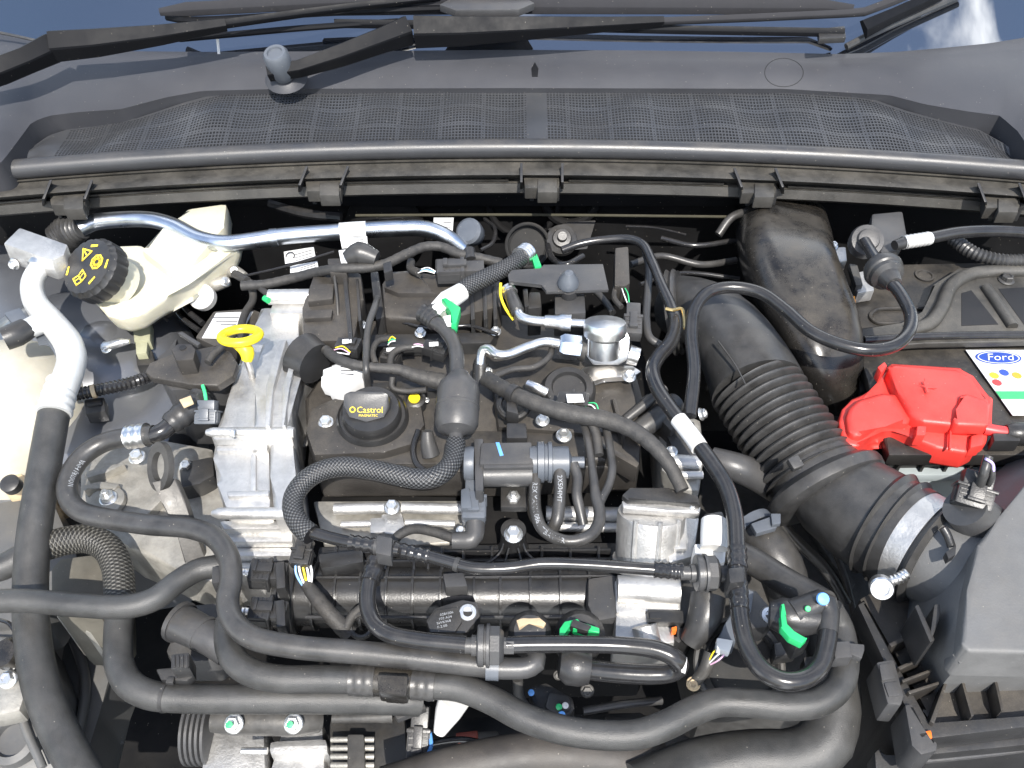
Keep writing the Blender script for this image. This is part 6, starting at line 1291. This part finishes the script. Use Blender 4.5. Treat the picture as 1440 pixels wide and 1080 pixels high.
# negative terminal, rubber grommet hose
t = T('negative_terminal', 'silver negative battery terminal with bolt and small yellow wire', 'terminal')
m = MB(); m.prism([(1200, 384), (1224, 378), (1230, 408), (1206, 412)], .02, .02, .003); m.prism([(1162, 348), (1190, 346), (1192, 366), (1168, 370)], .03, .02, .004); m.build('clamp', 'alu', t)
m = MB(); m.prism([(1194, 370), (1206, 372), (1214, 400), (1204, 402)], .028, .012, .002); m.build('strap', 'darksteel', t)
bolt(t, (1172, 345, .034), (0, -.3, 1), 15); bolt(t, (1188, 412, .025), (-.5, -.4, .7), 13)
m = MB(); m.tube([(1200, 418, .02), (1200, 428, .02), (1190, 436, .015)], 5, n=8); m.build('yellow_wire', 'w_orange', t)
t = T('brake_vacuum_hose', 'glossy black vacuum hose with round rubber grommet looping over the snorkel', 'vacuum hose')
m = MB(); m.tube([(1216, 340, .085), (1228, 360, .092), (1246, 388, .098), (1268, 416, .10), (1281, 445, .10), (1276, 470, .10), (1255, 487, .10), (1220, 492, .10), (1180, 484, .10), (1140, 466, .10), (1105, 436, .10), (1070, 412, .10), (1030, 404, .10), (998, 410, .098), (978, 432, .094), (972, 470, .088), (976, 520, .078), (970, 585, .06)], [18]*18, n=18); m.build('hose', 'rubber_gloss', t)
ga, gb = at(1242, 380, .097), at(1254, 396, .099); m = MB(); r = wpx(26, ga)
m.lathe(ga, gb-ga, [(r*.45, -.018), (r*.6, -.012), (r*.95, -.008), (r*1.05, 0), (r*1.0, .006), (r*.9, .008), (r*.88, .014), (r*.6, .018), (r*.5, .028), (r*.42, .034)], 28); m.build('grommet', 'rubber', t)
t = T('servo_connector', 'black elbow fitting with silver collar plugged at the cowl corner', 'fitting')
c = at(1220, 338, .08); m = MB(); m.lathe(c, (-.1, -.6, .75), [(wpx(22, c), -.02), (wpx(24, c), -.004), (wpx(22, c), .002), (wpx(16, c), .003), (wpx(14, c), .008), (wpx(9, c), .009)], 26); m.prism([(1226, 300), (1270, 296), (1276, 330), (1262, 352), (1240, 356), (1224, 330)], .055, .03, .005); m.build('body', 'plastic_grey', t)
m = MB(); m.tube([(1258, 345, .07), (1272, 341, .07)], [14, 18], n=14); m.build('neck', 'plastic', t)
m = MB(); m.tube([(1270, 341, .07), (1308, 335, .07)], 19, n=16, ribs=(.0065, .07)); m.build('collar', 'white_alu', t)
m = MB(); m.tube([(1306, 335, .07), (1350, 327, .07), (1400, 325, .068), (1480, 330, .06)], 17, n=14); m.build('line', 'rubber_gloss', t)
t = T('wing_cable', 'ribbed black cable conduit behind the battery', 'cable')
m = MB(); m.tube([(1340, 336, .03), (1370, 356, .03), (1410, 366, .03), (1480, 364, .03)], 18, n=14, ribs=(.006, .1)); m.build('conduit', 'rubber', t)
m = MB(); m.tube([(1010, 330, .0), (1030, 305, .02), (1070, 296, .02), (1130, 300, .01)], 12, n=10); tag(m.build('drain_tube', 'rubber'), 'soft black drain tube arching over the top of the intake snorkel', 'tube')
m = MB(); m.tube([(905, 345, .05), (912, 375, .05), (911, 410, .045), (909, 450, .04), (914, 475, .035), (930, 486, .03)], 11, n=12); tag(m.build('turbo_pipe', 'plastic_grey'), 'slim grey pipe bending down behind the servo hose', 'pipe')
for pts, w, lbl in (([(880, 590, .01), (905, 570, .02), (935, 545, .03)], 14, 'short dark rod pointing from the valve cover to the servo hose'), ([(890, 612, .0), (920, 590, .01), (950, 566, .01)], 30, 'thick dull pipe sloping up behind the servo hose')):
    m = MB(); m.tube(pts, w, n=14); tag(m.build('breather_pipe', 'rubber'), lbl, 'pipe')
finish()
